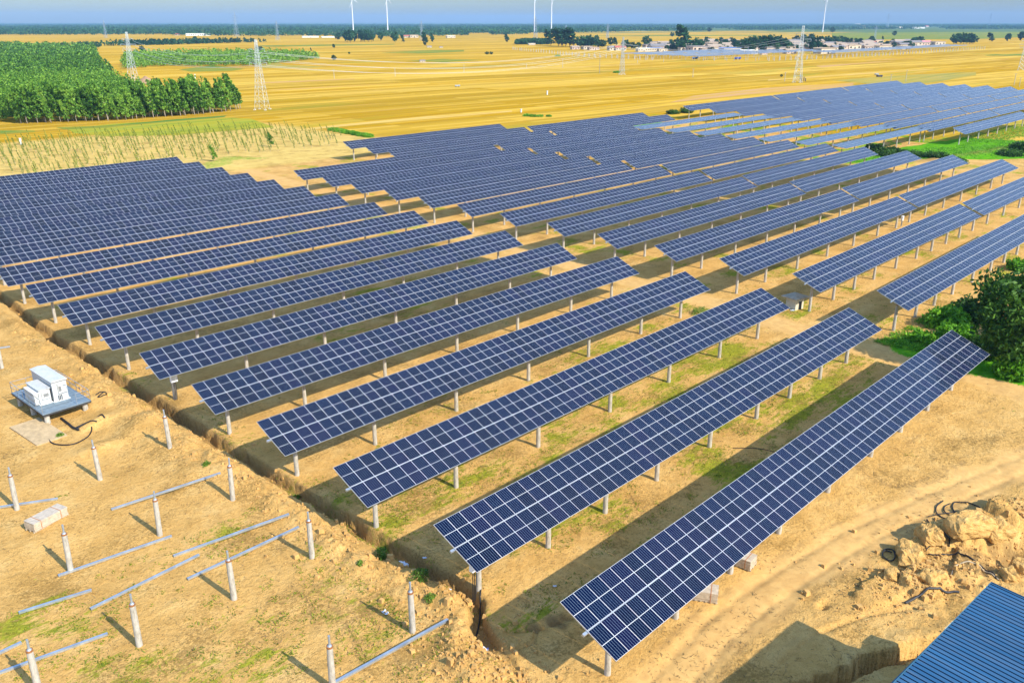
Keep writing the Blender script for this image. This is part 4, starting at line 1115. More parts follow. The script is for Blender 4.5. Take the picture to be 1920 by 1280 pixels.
def mass(name, pts, h, wid, per, leaf, mat, seed, lean=0.22, trunks=0, label=None):
    g = np.random.default_rng(seed)
    pts = np.asarray(pts, float); n = len(pts)
    hh = h * g.uniform(.62, 1.2, n)
    t = g.uniform(.12, 1.0, (n, per)); a = g.uniform(0, 6.283, (n, per))
    rr = wid * .5 * np.sin(np.pi * np.minimum(1, (1.06 - t) * .78)) ** .8 * g.uniform(.3, 1, (n, per)) ** .6
    X = pts[:, 0, None] + rr * np.cos(a) - lean * hh[:, None] * t ** 1.6 * math.cos(WIND - math.pi)
    Y = pts[:, 1, None] + rr * np.sin(a) - lean * hh[:, None] * t ** 1.6 * math.sin(WIND - math.pi)
    Z = gz(pts[:, 1])[:, None] + hh[:, None] * t
    P = np.stack([X, Y, Z], -1).reshape(-1, 3)
    o = link(name, quadmesh(name, leaf_quads(P, leaf, 1.7, seed + 1, .3), mat)); stuff(o)
    if label: o['label'] = label
    return o
def scatter_poly(poly, step, seed, jit=.45):
    g = np.random.default_rng(seed); poly = np.array(poly, float)
    x0, y0 = poly.min(0); x1, y1 = poly.max(0)
    X, Y = np.meshgrid(np.arange(x0, x1, step), np.arange(y0, y1, step))
    P = np.stack([X.ravel(), Y.ravel()], -1) + g.uniform(-jit, jit, (X.size, 2)) * step
    ins = np.zeros(len(P), bool); n = len(poly)
    for i in range(n):
        (xa, ya), (xb, yb) = poly[i], poly[(i + 1) % n]
        c = (ya > P[:, 1]) != (yb > P[:, 1])
        ins ^= c & (P[:, 0] < (xb - xa) * (P[:, 1] - ya) / (yb - ya + 1e-12) + xa)
    return P[ins]
W1 = scatter_poly([(80, 362), (108, 362), (124, 356), (138, 349), (165, 347), (178, 350), (186, 356), (178, 372), (174, 392), (184, 430), (100, 430)], 3.3, 1)
W2 = scatter_poly([(100, 430), (184, 430), (206, 500), (140, 560), (120, 560)], 4.0, 2)
W3 = scatter_poly([(115, 560), (140, 560), (206, 500), (250, 610), (300, 757), (180, 800), (140, 700)], 5.0, 3)
W4 = scatter_poly([(160, 790), (300, 757), (470, 1190), (430, 1400), (300, 1300)], 8.0, 4)
mass('poplar_wood', W1, 11.2, 3.3, 120, .50, M['leaf_poplar'], 5, label='dense green poplar wood filling the left side')
mass('poplar_wood_depth', W2, 10.8, 3.6, 70, .62, M['leaf_poplar'], 6, label='middle of the green poplar wood, behind its front part')
mass('poplar_wood_depth', W3, 10.2, 4.6, 46, .9, M['leaf_poplar'], 7, label='far part of the poplar wood fading into the distance')
mass('poplar_wood_depth', W4, 9.0, 7.5, 40, 1.5, M['leaf_poplar'], 8, label='bluish far end of the poplar wood')
# ---- plantations across the fields behind it (px outlines)
def pxpoly(*q): return [at(*p) for p in q]
mass('poplar_plantation', scatter_poly(pxpoly((232, 131), (300, 125), (400, 125), (480, 124), (560, 116), (604, 111), (560, 108), (480, 106), (300, 108), (238, 110)), 5.2, 11), 8.0, 4.4, 34, 1.0, M['leaf_poplar'], 12, label='belt of young poplars behind the two left pylons')
mass('poplar_plantation', scatter_poly(pxpoly((190, 87), (300, 85), (500, 79), (420, 80), (250, 83)), 9, 13), 7.5, 7, 30, 1.9, M['leaf_far'], 14, label='thin green belt of trees beyond the poplar belt')
mass('poplar_plantation', scatter_poly(pxpoly((1010, 84), (1030, 84), (1030, 80), (986, 80), (966, 82), (966, 84)), 5, 15), 7.0, 5, 40, 1.4, M['leaf_far'], 16, lean=0, label='clipped row of trees on the field left of the village')
mass('hedge_bank', scatter_poly(pxpoly((0, 222), (38, 220), (40, 206), (0, 203)), 2.6, 17), 4.5, 3.4, 90, .45, M['leaf_bright'], 18, lean=.05, label='bright low thicket at the left frame edge before the wood')

# ---- the far wooded plain that closes the view
def far_belt():
    g = np.random.default_rng(77); n = 17000
    px = g.uniform(-60, 1980, n)
    u = g.uniform(0, 1, n)
    near = np.interp(px, [0, 240, 480, 700, 960, 1200, 1440, 1700, 1920], [66.5, 66, 69, 71.5, 66, 59.5, 57.5, 55.5, 55.5])
    keep = (np.sin(px * .021) + np.sin(px * .0063 + 1) + np.sin(px * .057 + 2) * .6) * .8
    py = 46.3 + (near - 46.3) * u ** 1.25
    dpt = (CAM_H + 2) * F_PX / (py - 41.0)
    dens = vnoise(px * .02, np.log(dpt) * 9, 3)
    sel = (u < .75) | (dens > .38)
    sel &= ~((u > .62) & (dens < .42) & (px > 1150))
    px, py, dpt = px[sel], py[sel], dpt[sel]
    x = np.empty(len(px)); y = np.empty(len(px))
    d = _fw[None] + ((px - 960) / F_PX)[:, None] * _rt[None] - ((py - 640) / F_PX)[:, None] * _up[None]
    t = (-2.02 - CAM_H) / d[:, 2]
    x, y = t * d[:, 0], t * d[:, 1]
    per = 14
    r_ = np.clip(dpt / 260, 5, 26)
    P = np.repeat(np.stack([x, y], -1), per, 0); rr = np.repeat(r_, per)
    o = g.normal(size=(len(P), 2)) * rr[:, None] * .55
    hh = np.repeat(g.uniform(7, 12.5, len(px)), per)
    Z = -2.02 + hh * g.uniform(.1, 1, len(P)) ** .7
    V = leaf_quads(np.stack([P[:, 0] + o[:, 0], P[:, 1] + o[:, 1], Z], -1), np.clip(rr * .42, 2.2, 5.5), 1.3, 78, 0)
    V[:, :, 2] = np.maximum(V[:, :, 2], -2.0)
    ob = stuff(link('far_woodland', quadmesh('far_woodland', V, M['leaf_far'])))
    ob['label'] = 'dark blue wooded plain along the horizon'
far_belt()

# ---- single trees on the plain and in the village
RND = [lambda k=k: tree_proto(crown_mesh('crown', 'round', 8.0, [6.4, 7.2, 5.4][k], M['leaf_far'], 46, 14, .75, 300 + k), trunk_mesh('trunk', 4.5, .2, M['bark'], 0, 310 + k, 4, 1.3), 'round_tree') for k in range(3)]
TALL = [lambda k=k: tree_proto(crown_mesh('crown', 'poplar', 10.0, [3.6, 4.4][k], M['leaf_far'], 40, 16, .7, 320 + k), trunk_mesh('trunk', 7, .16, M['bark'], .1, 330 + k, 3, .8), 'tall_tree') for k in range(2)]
def plain_tree(px, py, hpx, kind, label, group=None, ws=1.0):
    x, y = at(px, py)
    dp = x * _fw[0] + y * _fw[1] + (-2 - CAM_H) * _fw[2]
    hm = hpx * (1.3 if px > 1020 else 1.12) * dp / F_PX
    if kind == 'r':
        k = random.randrange(3); put_tree(('rnd', k), RND[k], x, y, hm / 8.0, label, 'tree', group, None, ws)
    else:
        k = random.randrange(2); put_tree(('tall', k), TALL[k], x, y, hm / 10.0, label, 'tree', group, WIND - math.pi + random.uniform(-.3, .3), ws)
G1 = 'trees standing on the far field edge'; L1 = 'dark rounded tree in the loose group on the far edge of the stubble fields'
for px, py, h in ((634, 76, 12), (651, 80, 19), (657, 80, 20), (664, 79, 18), (677, 79, 19), (684, 79, 19), (691, 79, 18), (697, 79, 17)): plain_tree(px, py, h, 'r', L1, G1, .9)
plain_tree(714, 77, 14, 'r', 'rounded dark tree just right of the loose group on the far field edge')
plain_tree(741, 80, 17, 'r', 'bigger round tree under the second wind turbine from the left', None, .85)
plain_tree(757, 81, 13, 't', 'slim tree right of the round tree under the second turbine')
plain_tree(799, 87, 23, 't', 'tall slim tree beside the small purplish shed on the stubble')
plain_tree(812, 80, 16, 't', 'slim tree right of the tall one near the small shed')
plain_tree(952, 80, 14, 't', 'lone slim tree left of the clipped tree row', None, 1.3)
plain_tree(626, 91, 7, 'r', 'small round bush tree alone on the stubble, the farther of two in line')
plain_tree(626, 114, 9, 'r', 'small round tree alone on the stubble at the end of the poplar belt')
plain_tree(584, 97, 6, 't', 'tiny dark tree left of the lone bush tree on the stubble')
plain_tree(655, 102, 4, 'r', 'low dark shrub on the stubble, right of the lone bush tree')
plain_tree(366, 80, 10, 'r', 'dark tree alone on the pale strip at the left, before the red buildings', None, 1.1)
plain_tree(267, 98, 10, 'r', 'green tree right behind the leftmost pylon', None, 1.0)
plain_tree(486, 98, 10, 'r', 'bushy tree directly behind the second pylon', None, 1.6)
for px, py, h in ((152, 91, 11), (160, 92, 12), (168, 92, 12), (176, 92, 12), (184, 91, 11), (118, 91, 9), (140, 91, 8)): plain_tree(px, py, h, 'r', 'dark tree in the clump rising from the far poplar wood', 'dark trees in the far wood', 1.1)
plain_tree(1033, 86, 21, 't', 'slim tree with a bush at its foot, left of the village grove', None, 1.3)
plain_tree(1029, 83, 5, 'r', 'low bush at the foot of the slim tree left of the village')
for px, py, h in ((1047, 87, 22), (1054, 88, 24), (1061, 87, 23), (1068, 88, 22), (1076, 88, 25)): plain_tree(px, py, h, 't', 'tall tree in the grove at the left end of the village', 'grove at the left end of the village', 1.5)
for px, py, h in ((1086, 89, 14), (1094, 90, 16), (1103, 90, 17), (1112, 90, 15), (1121, 90, 12), (1129, 90, 11)): plain_tree(px, py, h, 'r', 'dense round tree right of the tall grove in the village', 'round trees right of the grove', 1.2)
plain_tree(1119, 77, 8, 'r', 'round tree alone on the field behind the village')
plain_tree(1145, 86, 11, 'r', 'village tree left of the central pylon, beside a paler one', None, 1.2); plain_tree(1156, 86, 11, 't', 'slim paler village tree directly behind the central pylon', None, 1.2)
for px, py, h, lb in ((1174, 92, 12, 'village tree right of the central pylon'), (1187, 93, 10, 'low wide village tree, second right of the central pylon'), (1197, 92, 9, 'small village tree among roofs, third right of the central pylon')): plain_tree(px, py, h, 'r', lb, None, 1.3)
plain_tree(1212, 87, 14, 'r', 'larger round village tree left of the blue-fronted houses', None, 1.0)
plain_tree(1289, 92, 31, 't', 'tallest tree of the village, standing above all roofs', None, 1.6)
for px, py, h in ((1270, 95, 17), (1279, 96, 14), (1299, 96, 15), (1308, 95, 17), (1260, 95, 10)): plain_tree(px, py, h, 'r', 'green tree around the foot of the tallest village tree', 'trees below the tallest village tree', 1.1)
plain_tree(1311, 84, 7, 'r', 'small tree right of the tallest village tree'); plain_tree(1331, 81, 7, 'r', 'little round tree among pale roofs in the middle of the village'); plain_tree(1352, 81, 8, 'r', 'little tree standing among the far pale roofs'); plain_tree(1370, 80, 7, 't', 'little slim tree at the far side of the village roofs')
for px, py, h in ((1378, 93, 13), (1388, 95, 15), (1398, 95, 17), (1408, 95, 19), (1418, 96, 20), (1428, 96, 21), (1438, 97, 22), (1448, 97, 22), (1458, 97, 21), (1467, 96, 18), (1475, 97, 15), (1410, 98, 12), (1432, 99, 13), (1455, 99, 13)): plain_tree(px, py, h, 'r', 'tree in the dense green grove in the middle of the village', 'grove in the middle of the village', 1.15)
for px, py, h in ((1492, 83, 12), (1506, 84, 14), (1520, 83, 14), (1527, 97, 20), (1520, 96, 15), (1540, 83, 11), (1552, 83, 11), (1563, 83, 11), (1574, 83, 11), (1583, 83, 10)): plain_tree(px, py, h, 'r', 'tree in the line behind the roofs at the right of the village', 'trees behind the right half of the village', 1.2)
gt = random.Random(14)
for k in range(100):
    px = gt.uniform(1225, 1725); lo = np.interp(px, [1215, 1300, 1440, 1560, 1740], [87, 82, 81, 81, 80]); hi = np.interp(px, [1215, 1300, 1440, 1560, 1740], [96, 98, 100, 97, 89])
    plain_tree(px, lo + (hi - lo) * gt.random(), gt.uniform(6, 10), 'r', 'small tree among the crowded roofs of the village', 'trees among the village roofs', gt.uniform(.9, 1.4))
plain_tree(1604, 83, 8, 'r', 'small dark tree at the right end of the village tree line'); plain_tree(1632, 81, 8, 'r', 'dark rounded tree over the pink roof at the right of the village'); plain_tree(1656, 78, 7, 't', 'slim little tree on the field behind the right houses')
plain_tree(1708, 92, 9, 'r', 'low tree before the row of bare posts, left of the red-roofed house', None, 1.2); plain_tree(1716, 83, 7, 'r', 'small tree by the red-roofed house')
for px in range(1788, 1828, 6): plain_tree(px, 83, 13 + (px % 4), 'r', 'tree in the square dark copse on the right', 'square copse on the right', 1.05)
plain_tree(1860, 79, 12, 't', 'pointed tree right of the square copse', None, 1.7); plain_tree(1889, 78, 11, 'r', 'round tree right of the pointed one', None, 1.1); plain_tree(1914, 77, 13, 'r', 'dark tree at the right frame edge near the copse', None, 1.1)
for px, py, h, lb in ((1281, 62, 7, 'small far tree above the tallest village tree'), (1260, 70, 7, 'small square far tree left of the tallest village tree'), (1330, 61, 7, 'tiny dark tree on the far field edge right of the village centre'), (1677, 68, 7, 'tiny slim tree on the green far field at the right'), (1440 + 487 // 4, 62, 8, 'tiny far tree under the rightmost wind turbine')):
    plain_tree(px, py, h, 'r', lb)
plain_tree(1465, 145, 4, 'r', 'low round bush by the right central pylon'); plain_tree(913, 103, 5, 'r', 'low dark bushes in a short row on the stubble', None, 1.5); plain_tree(921, 103, 5, 'r', 'last bush of the short dark row on the stubble', None, 1.4)

# ---- saplings
def sapling_mesh(seed):
    g = np.random.default_rng(seed); h = 3.0
    mb = MB(); n = 5
    pts = [(-.26 * h * (k / n) ** 1.5, g.normal() * .03, h * k / n - .1) for k in range(n + 1)]
    mb.tube(pts, [.035 * (1 - .8 * k / n) for k in range(n + 1)], 5, 0)
    t = g.uniform(.18, 1, 90); P = np.stack([-.26 * h * t ** 1.5 + g.normal(size=90) * .16 * (1.15 - t), g.normal(size=90) * .16 * (1.15 - t), h * t], -1)
    for q in leaf_quads(P, .15, 2.2, seed + 1, .4): mb.add(q, [(0, 1, 2, 3)], 1)
    return mb.mesh('sapling', [M['palebark'], M['leaf_sapling']])
SAP = [sapling_mesh(400 + k) for k in range(5)]
sp_ = []
FIELD = [(66, 216), (104, 214), (112, 219), (124, 224), (137, 218), (152, 218), (166, 234), (169, 246), (166, 262), (152, 284), (137, 289), (109, 297), (99, 301), (86, 297), (70, 250)]
gy_ = np.arange(214, 304, 5.4)
for yy in gy_:
    for xx in np.arange(58, 176, 2.5):
        sp_.append((xx + random.uniform(-.9, .9), yy + (xx - 110) * -.10 + random.uniform(-.5, .5)))
FP = np.array(FIELD)
def inside(p, poly):
    c = False; n = len(poly)
    for i in range(n):
        (xa, ya), (xb, yb) = poly[i], poly[(i + 1) % n]
        if (ya > p[1]) != (yb > p[1]) and p[0] < (xb - xa) * (p[1] - ya) / (yb - ya) + xa: c = not c
    return c
sp_ = [p for p in sp_ if inside(p, FIELD) and random.random() < .93]
sp_.sort(key=lambda p: math.hypot(p[0], p[1]))
for k, (x, y) in enumerate(sp_[:295]):
    o = link('poplar_sapling', SAP[k % 5], None, (x, y, H1(x, y)), (0, 0, WIND - math.pi + random.uniform(-.4, .4)))
    s_ = random.uniform(.65, 1.25); o.scale = (s_, s_, s_)
    tag(o, 'thin young poplar leaning left in the sandy furrows behind the trackers', 'sapling', 'saplings planted in furrows')
def sapling_mass():
    Q = []; g = np.random.default_rng(66)
    for x, y in sp_[295:]:
        h = 3.0 * g.uniform(.65, 1.25); t = g.uniform(.1, 1, 60)
        P = np.stack([x + math.cos(WIND) * .26 * h * t ** 1.5 + g.normal(size=60) * .15 * (1.15 - t), y + math.sin(WIND) * .26 * h * t ** 1.5 + g.normal(size=60) * .15 * (1.15 - t), H1(x, y) + h * t], -1); Q.append(P)
    if Q:
        o = stuff(link('sapling_rows', quadmesh('sapling_rows', leaf_quads(np.concatenate(Q), .17, 2.2, 67, .4), M['leaf_sapling']))); o['label'] = 'farther rows of thin saplings in the sandy furrows'
sapling_mass()
for px, py, s_, lb in ((404, 303, 1.5, 'fuller young tree standing alone on the sapling field above the tracker corner'), (512, 276, 1.4, 'rounder bushy sapling among the thin ones near the middle block')):
    x, y = at(px, py); o = link('young_tree', crown_mesh('young_tree', 'poplar', 4.2, 1.5, M['leaf_poplar'], 30, 12, .26, 55 + px), None, (x, y, H1(x, y)), (0, 0, WIND - math.pi)); tag(o, lb, 'tree')

# ---- the big dark tree on the right, with shrubs
def big_tree(px, py, h, w, seed, label, mat='leaf_dark', per=60, nc=150):
    x, y = at(px, py); r_ = empty('broadleaf_tree', (x, y, H1(x, y) - .1)); tag(r_, label, 'tree')
    link('trunk', trunk_mesh('trunk', h * .55, .24, M['bark'], .05, seed, 9, w * .32), r_)
    link('crown', crown_mesh('crown', 'round', h, w, M[mat], nc, per, .30, seed), r_)
    return r_
big_tree(1880, 697, 11.0, 7.2, 500, 'big dense dark green tree at the right frame edge beside the nearest tracker end')
big_tree(1950, 640, 9.0, 7.5, 510, 'second broad green tree cut by the right frame edge', 'leaf_dark', 50, 120)
def bush(px, py, h, w, seed, label, mat, xy=None):
    x, y = xy or at(px, py)
    o = link('shrub', crown_mesh('shrub', 'bush', h, w, M[mat], 60, 40, .26, seed), None, (x, y, H1(x, y) - .1)); return tag(o, label, 'shrub')
bush(1775, 612, 2.6, 4.6, 520, 'bright leafy shrub between the tracker posts and the dark tree', 'leaf_bright')
bush(1795, 640, 2.2, 4.2, 521, 'bright green shrub just above the corner of the nearest tracker', 'leaf_bright')
bush(1815, 600, 3.0, 4.4, 522, 'dark shrub against the left side of the big tree', 'leaf_dark')
bush(1735, 640, .9, 3.6, 523, 'low spreading green weeds left of the shrubs by the tree', 'leaf_bright')
bush(1905, 705, 2.4, 4.6, 524, 'green shrub at the foot of the big tree at the right edge', 'leaf_bright')
bush(1845, 665, 2.0, 4.0, 525, 'dark undergrowth below the crown of the big tree', 'leaf_dark')
bush(1915, 505, 1.6, 4.0, 526, 'leafy shrub at the right frame edge above the big tree', 'leaf_bright')

bush(1288, 212, 2.6, 5.0, 528, 'round bush at the stubble edge before the far block', 'leaf_dark')
bush(1262, 214, 1.8, 5.0, 529, 'lower bush left of the round one at the stubble edge', 'leaf_dark')
for k, (px, py, h, w) in enumerate(((1660, 292, 1.4, 6), (1690, 293, 1.6, 7), (1722, 296, 1.5, 7), (1755, 300, 1.2, 6), (1790, 306, 1.2, 6), (1640, 282, 1.6, 6), (1670, 285, 1.2, 5))):
    bush(px, py, h, w, 540 + k, 'dull scrub on the bank between the rows and the green field', 'leaf_dark')['group'] = 'scrub on the bank'
for k, (px, py, h, w) in enumerate(((1895, 292, 1.6, 7), (1915, 283, 2.2, 6))):
    bush(px, py, h, w, 560 + k, 'dark bush on the green field at the right frame edge, ' + ('the lower one' if k == 0 else 'the taller one'), 'leaf_dark')
def tuft(px, py, h, w, seed, label):
    x, y = at(px, py); g = np.random.default_rng(seed); n = int(240 * w)
    a = g.uniform(0, 6.28, n); r_ = np.sqrt(g.uniform(0, 1, n)) * w * .5 * (1 + .3 * np.sin(3 * a + seed)); X, Y = r_ * np.cos(a), r_ * np.sin(a) * .8
    P = np.stack([X, Y, g.uniform(0, 1, n) * h * (1 - (r_ / (w * .62)) ** 2).clip(.1, 1)], -1)
    o = link('weed_clump', quadmesh('weed_clump', leaf_quads(P, .075, 3.0, seed, 0), M['leaf_tuft']), None, (x, y, H1(x, y))); return tag(o, label, 'weeds')
M['leaf_tuft'] = leafmat('tuft_leaves', (.06, .13, .012), (.12, .22, .02), (.22, .32, .04), 1.5)
for k, (px, py, w, lb) in enumerate(((1315, 588, 3.6, 'yellow green weed clump at the end of a tracker row by the path'), (715, 1040, 1.3, 'green weed clump in the trench, upper of the two by the white scraps'), (788, 1093, 1.7, 'green weed clump at the trench beside the lone post'), (718, 1049, .8, 'tiny weed clump left of the trench weeds'), (807, 1130, 1.0, 'light green weeds below the trench clump'),
       (113, 818, .9, 'grass tuft inside the loop of black cable'), (102, 636, 1.2, 'green weed tuft on the trench edge below the third visible post'), (137, 657, .7, 'small weed tuft on the spoil bank near the trench'), (170, 678, 1.1, 'dark weeds inside the trench under a tracker corner'), (552, 915, 1.0, 'weeds in the trench below a tracker post'), (676, 1068, .6, 'small weed tuft on the spoil beside the trench'), (389, 883, .8, 'green tuft on the sand left of the trench'))):
    tuft(px, py, .40 if w < 1.2 else .55 if w < 3 else .9, w * .8, 570 + k, lb)

# ---- weeds on the site and the crop: uncountable
def weeds():
    g = np.random.default_rng(19)
    n = 150000
    x = g.uniform(6, 120, n); y = g.uniform(5, 115, n)
    dist = np.hypot(x, y)
    ok = (g.uniform(0, 1, n) < np.exp(-(dist - 30) / 55)) & (x > y * .25 - 3) & (y > x * .20 - 6)
    x, y = x[ok], y[ok]
    med = fbm(x * .25, y * .25, 72, 3); fine = fbm(x * 1.1, y * 1.1, 140, 3)
    d = np.where((x < 27) & (y < 52), .56, np.where((x > 29.5) & (y > 28), np.where((y < 56), .60, .33), .16)) + (med - .5) * .8 + (fine - .5) * .9
    dp, _, _ = seg_dist(x, y, PATH); dr, _, _ = seg_dist(x, y, ROAD)
    d = d - sstep(3.0, 1.0, dp) - sstep(2.6, 1.0, dr)
    ok = d > .60
    x, y = x[ok], y[ok]
    z = hgt(x, y)
    m = 5
    P = np.repeat(np.stack([x, y, z], -1), m, 0)
    P[:, :2] += g.normal(size=(len(P), 2)) * .13
    sz = g.uniform(.05, .16, len(P)); P[:, 2] += sz * .4
    V = leaf_quads(P, sz * .45, 3.2, 20, 0)
    o = stuff(link('weeds', quadmesh('weeds', V, M['weed']))); o['label'] = 'thin green weeds scattered over the sandy ground'
    # dry stalks and clods
    n = 60000
    x = g.uniform(6, 110, n); y = g.uniform(4, 90, n); dist = np.hypot(x, y)
    fine = fbm(x * .5, y * .5, 150, 3)
    ok = (g.uniform(0, 1, n) < np.exp(-(dist - 25) / 32)) & (fine > .52) & (x > y * .25 - 3) & (y > x * .12 - 3)
    x, y = x[ok], y[ok]; z = hgt(x, y)
    P = np.repeat(np.stack([x, y, z], -1), 3, 0); P[:, :2] += g.normal(size=(len(P), 2)) * .16; P[:, 2] += .03
    V = leaf_quads(P, g.uniform(.015, .045, len(P)), 7, 21, 0)
    V[:, :, 2] = np.maximum(V[:, :, 2], np.repeat(P[:, 2, None], 4, 1) - .02)
    o = stuff(link('dry_stalks', quadmesh('dry_stalks', V, M['dryweed']))); o['label'] = 'short dry stalks littering the sand'
    # clods of earth on the banks
    n = 12000
    y = g.uniform(20, 130, n); x = np.interp(y, TR_Y, TR_X) - 2.4 + g.normal(size=n) * 1.6
    k = 5200
    hx = g.integers(0, len(HEAPS), k); HP = np.array([(h[0], h[1], max(h[2], h[3])) for h in HEAPS])
    x2 = HP[hx, 0] + g.normal(size=k) * HP[hx, 2] * .8; y2 = HP[hx, 1] + g.normal(size=k) * HP[hx, 2] * .7
    x3 = g.normal(size=900) * 2.0 + 25.8; y3 = g.normal(size=900) * 2.6 + 27.2
    x = np.concatenate([x, x2, x3]); y = np.concatenate([y, y2, y3])
    dist = np.hypot(x, y); ok = g.uniform(0, 1, len(x)) < np.exp(-(dist - 35) / 30); x, y = x[ok], y[ok]
    z = hgt(x, y)
    s_ = np.abs(g.normal(size=len(x))) ** 1.8 * .026 + .012
    C = np.stack([x, y, z + s_ * .25], -1)
    cube = np.array([[(-1, -1, -1), (1, -1, -1), (1, 1, -1), (-1, 1, -1)], [(-1, -1, 1), (1, -1, 1), (1, 1, 1), (-1, 1, 1)], [(-1, -1, -1), (1, -1, -1), (1, -1, 1), (-1, -1, 1)], [(1, -1, -1), (1, 1, -1), (1, 1, 1), (1, -1, 1)], [(1, 1, -1), (-1, 1, -1), (-1, 1, 1), (1, 1, 1)], [(-1, 1, -1), (-1, -1, -1), (-1, -1, 1), (-1, 1, 1)]], float)
    a = g.uniform(0, 6.28, len(x)); ca, sa_ = np.cos(a), np.sin(a)
    V = cube[None] * (s_[:, None, None, None] * g.uniform(.6, 1.2, (len(x), 1, 1, 3)))
    V[..., 0] *= np.where(V[..., 2] > 0, .6, 1); V[..., 1] *= np.where(V[..., 2] > 0, .7, 1)
    VX = V[..., 0] * ca[:, None, None] - V[..., 1] * sa_[:, None, None]; VY = V[..., 0] * sa_[:, None, None] + V[..., 1] * ca[:, None, None]
    V = np.stack([VX, VY, V[..., 2]], -1) + C[:, None, None, :]
    o = stuff(link('earth_clods', quadmesh('earth_clods', V.reshape(-1, 4, 3), M['clod']))); o['label'] = 'loose clods of sandy earth on the banks'
M['clod'] = simple('sandy_clod', (.50, .29, .09), .95, 0, .28, 3.0)
weeds()
def crop():
    g = np.random.default_rng(29)
    P = scatter_poly([(222, 95), (236, 82), (256, 68), (300, 58), (352, 70), (352, 88), (300, 90), (280, 83), (236, 100)], .8, 30)
    lushd = fbm(P[:, 0] * .2, P[:, 1] * .2, 3, 3); P = P[lushd > .33]
    z = hgt(P[:, 0], P[:, 1])
    P3 = np.repeat(np.stack([P[:, 0], P[:, 1], z + .15], -1), 6, 0); P3[:, :2] += g.normal(size=(len(P3), 2)) * .5; P3[:, 2] += g.uniform(-.12, .05, len(P3))
    o = stuff(link('green_crop', quadmesh('green_crop', leaf_quads(P3, .17, 1.8, 31, 0), M['leaf_bright']))); o['label'] = 'lush bright green crop at the right behind the rows'
crop()
def tall_grass():
    g = np.random.default_rng(39)
    poly = [at(*q) for q in ((1640, 640), (1690, 622), (1722, 600), (1760, 582), (1815, 575), (1830, 620), (1790, 660), (1745, 690), (1700, 665))]
    P = scatter_poly(poly, .26, 40); d = fbm(P[:, 0] * .6, P[:, 1] * .6, 12, 3); P = P[d > .40]
    hgt_ = .18 + .75 * np.clip(fbm(P[:, 0] * .35, P[:, 1] * .35, 15, 3) - .3, 0, 1)
    z = hgt(P[:, 0], P[:, 1]); m_ = 7
    P3 = np.repeat(np.stack([P[:, 0], P[:, 1], z], -1), m_, 0); P3[:, :2] += g.normal(size=(len(P3), 2)) * .16; P3[:, 2] += np.repeat(hgt_, m_) * g.uniform(.1, 1, len(P3))
    o = stuff(link('tall_grass', quadmesh('tall_grass', leaf_quads(P3, .10, 3.2, 41, 0), M['leaf_bright']))); o['label'] = 'bright tall grass left of the big dark tree'
tall_grass()

# ------------------------------------------------------------------ lattice pylons, poles, wires
def pylon(px, py, hpx, label, rz, w0=None):
    x, y = at(px, py); z = float(gz(y))
    dp = x * _fw[0] + y * _fw[1] + (-2 - CAM_H) * _fw[2]
    Hh = hpx * dp / F_PX
    r_ = empty('lattice_pylon', (x, y, z), rz); tag(r_, label, 'pylon', 'lattice pylons of the power line')
    w0 = w0 or Hh * .17; wt = Hh * .028; bw = max(.075, dp * (.00019 if dp < 900 else .00011))
    def half(t): return (w0 * (1 - t) ** 1.25 + wt * (1 - (1 - t) ** 1.25)) / 2
    ts = [0, .12, .23, .33, .42, .50, .575, .64, .70, .755, .80, .845, .885, .925, .96, 1.0]
    body = MB()
    for i in range(len(ts) - 1):
        a, b = half(ts[i]), half(ts[i + 1]); za, zb = ts[i] * Hh, ts[i + 1] * Hh
        ca = [(-a, -a, za), (a, -a, za), (a, a, za), (-a, a, za)]; cb = [(-b, -b, zb), (b, -b, zb), (b, b, zb), (-b, b, zb)]
        for k in range(4):
            body.bar(ca[k], cb[k], bw * 1.25); body.bar(ca[k], cb[(k + 1) % 4], bw * .7); body.bar(ca[(k + 1) % 4], cb[k], bw * .7)
            if i % 2 == 0: body.bar(cb[k], cb[(k + 1) % 4], bw * .7)
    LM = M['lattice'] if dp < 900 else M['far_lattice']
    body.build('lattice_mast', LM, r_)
    ends = []
    for t, L in ((.66, .135), (.75, .165), (.85, .12)):
        h = half(t); zz = t * Hh; L *= Hh
        g = MB()
        for s in (-1, 1):
            tip = (0, s * L, zz + .02 * Hh)
            for q in ((-h, s * h, zz), (h, s * h, zz), (0, s * h, zz + .035 * Hh)): g.bar(q, tip, bw * .85)
            for f in (.35, .68): g.bar((-h * (1 - f), s * (h + (L - h) * f), zz + .02 * Hh * f), (h * (1 - f), s * (h + (L - h) * f), zz + .02 * Hh * f), bw * .6)
            g.tube([(0, s * L, zz + .02 * Hh), (0, s * L, zz - .022 * Hh)], bw * .9, 6)
            ends.append((s, Vector((x, y, z)) + Matrix.Rotation(rz, 3, 'Z') @ Vector((0, s * L, zz - .022 * Hh))))
        g.build('cross_arm', LM, r_)
    f = MB()
    for sx2 in (-1, 1):
        for sy2 in (-1, 1): f.box((sx2 * w0 / 2, sy2 * w0 / 2, .1), (.9, .9, .5))
    f.build('footing', M['hutwall'], r_)
    return ends, Vector((x, y, z + Hh))
PA = pylon(251, 158, 92, 'pale lattice pylon rising out of the poplar wood beside the earth mound', R(35))
PB = pylon(492, 206, 124, 'pale lattice pylon standing on the stubble right of the poplar wood', R(35))
PC = pylon(1166, 140, 66, 'slim lattice pylon on the stubble in front of the village houses', R(-25), 3.0)
PD = pylon(1495, 155, 100, 'lattice pylon on the stubble behind the far block of trackers', R(10), 4.4)
PE = pylon(1914, 132, 60, 'lattice pylon at the right frame edge on the stubble', R(15))
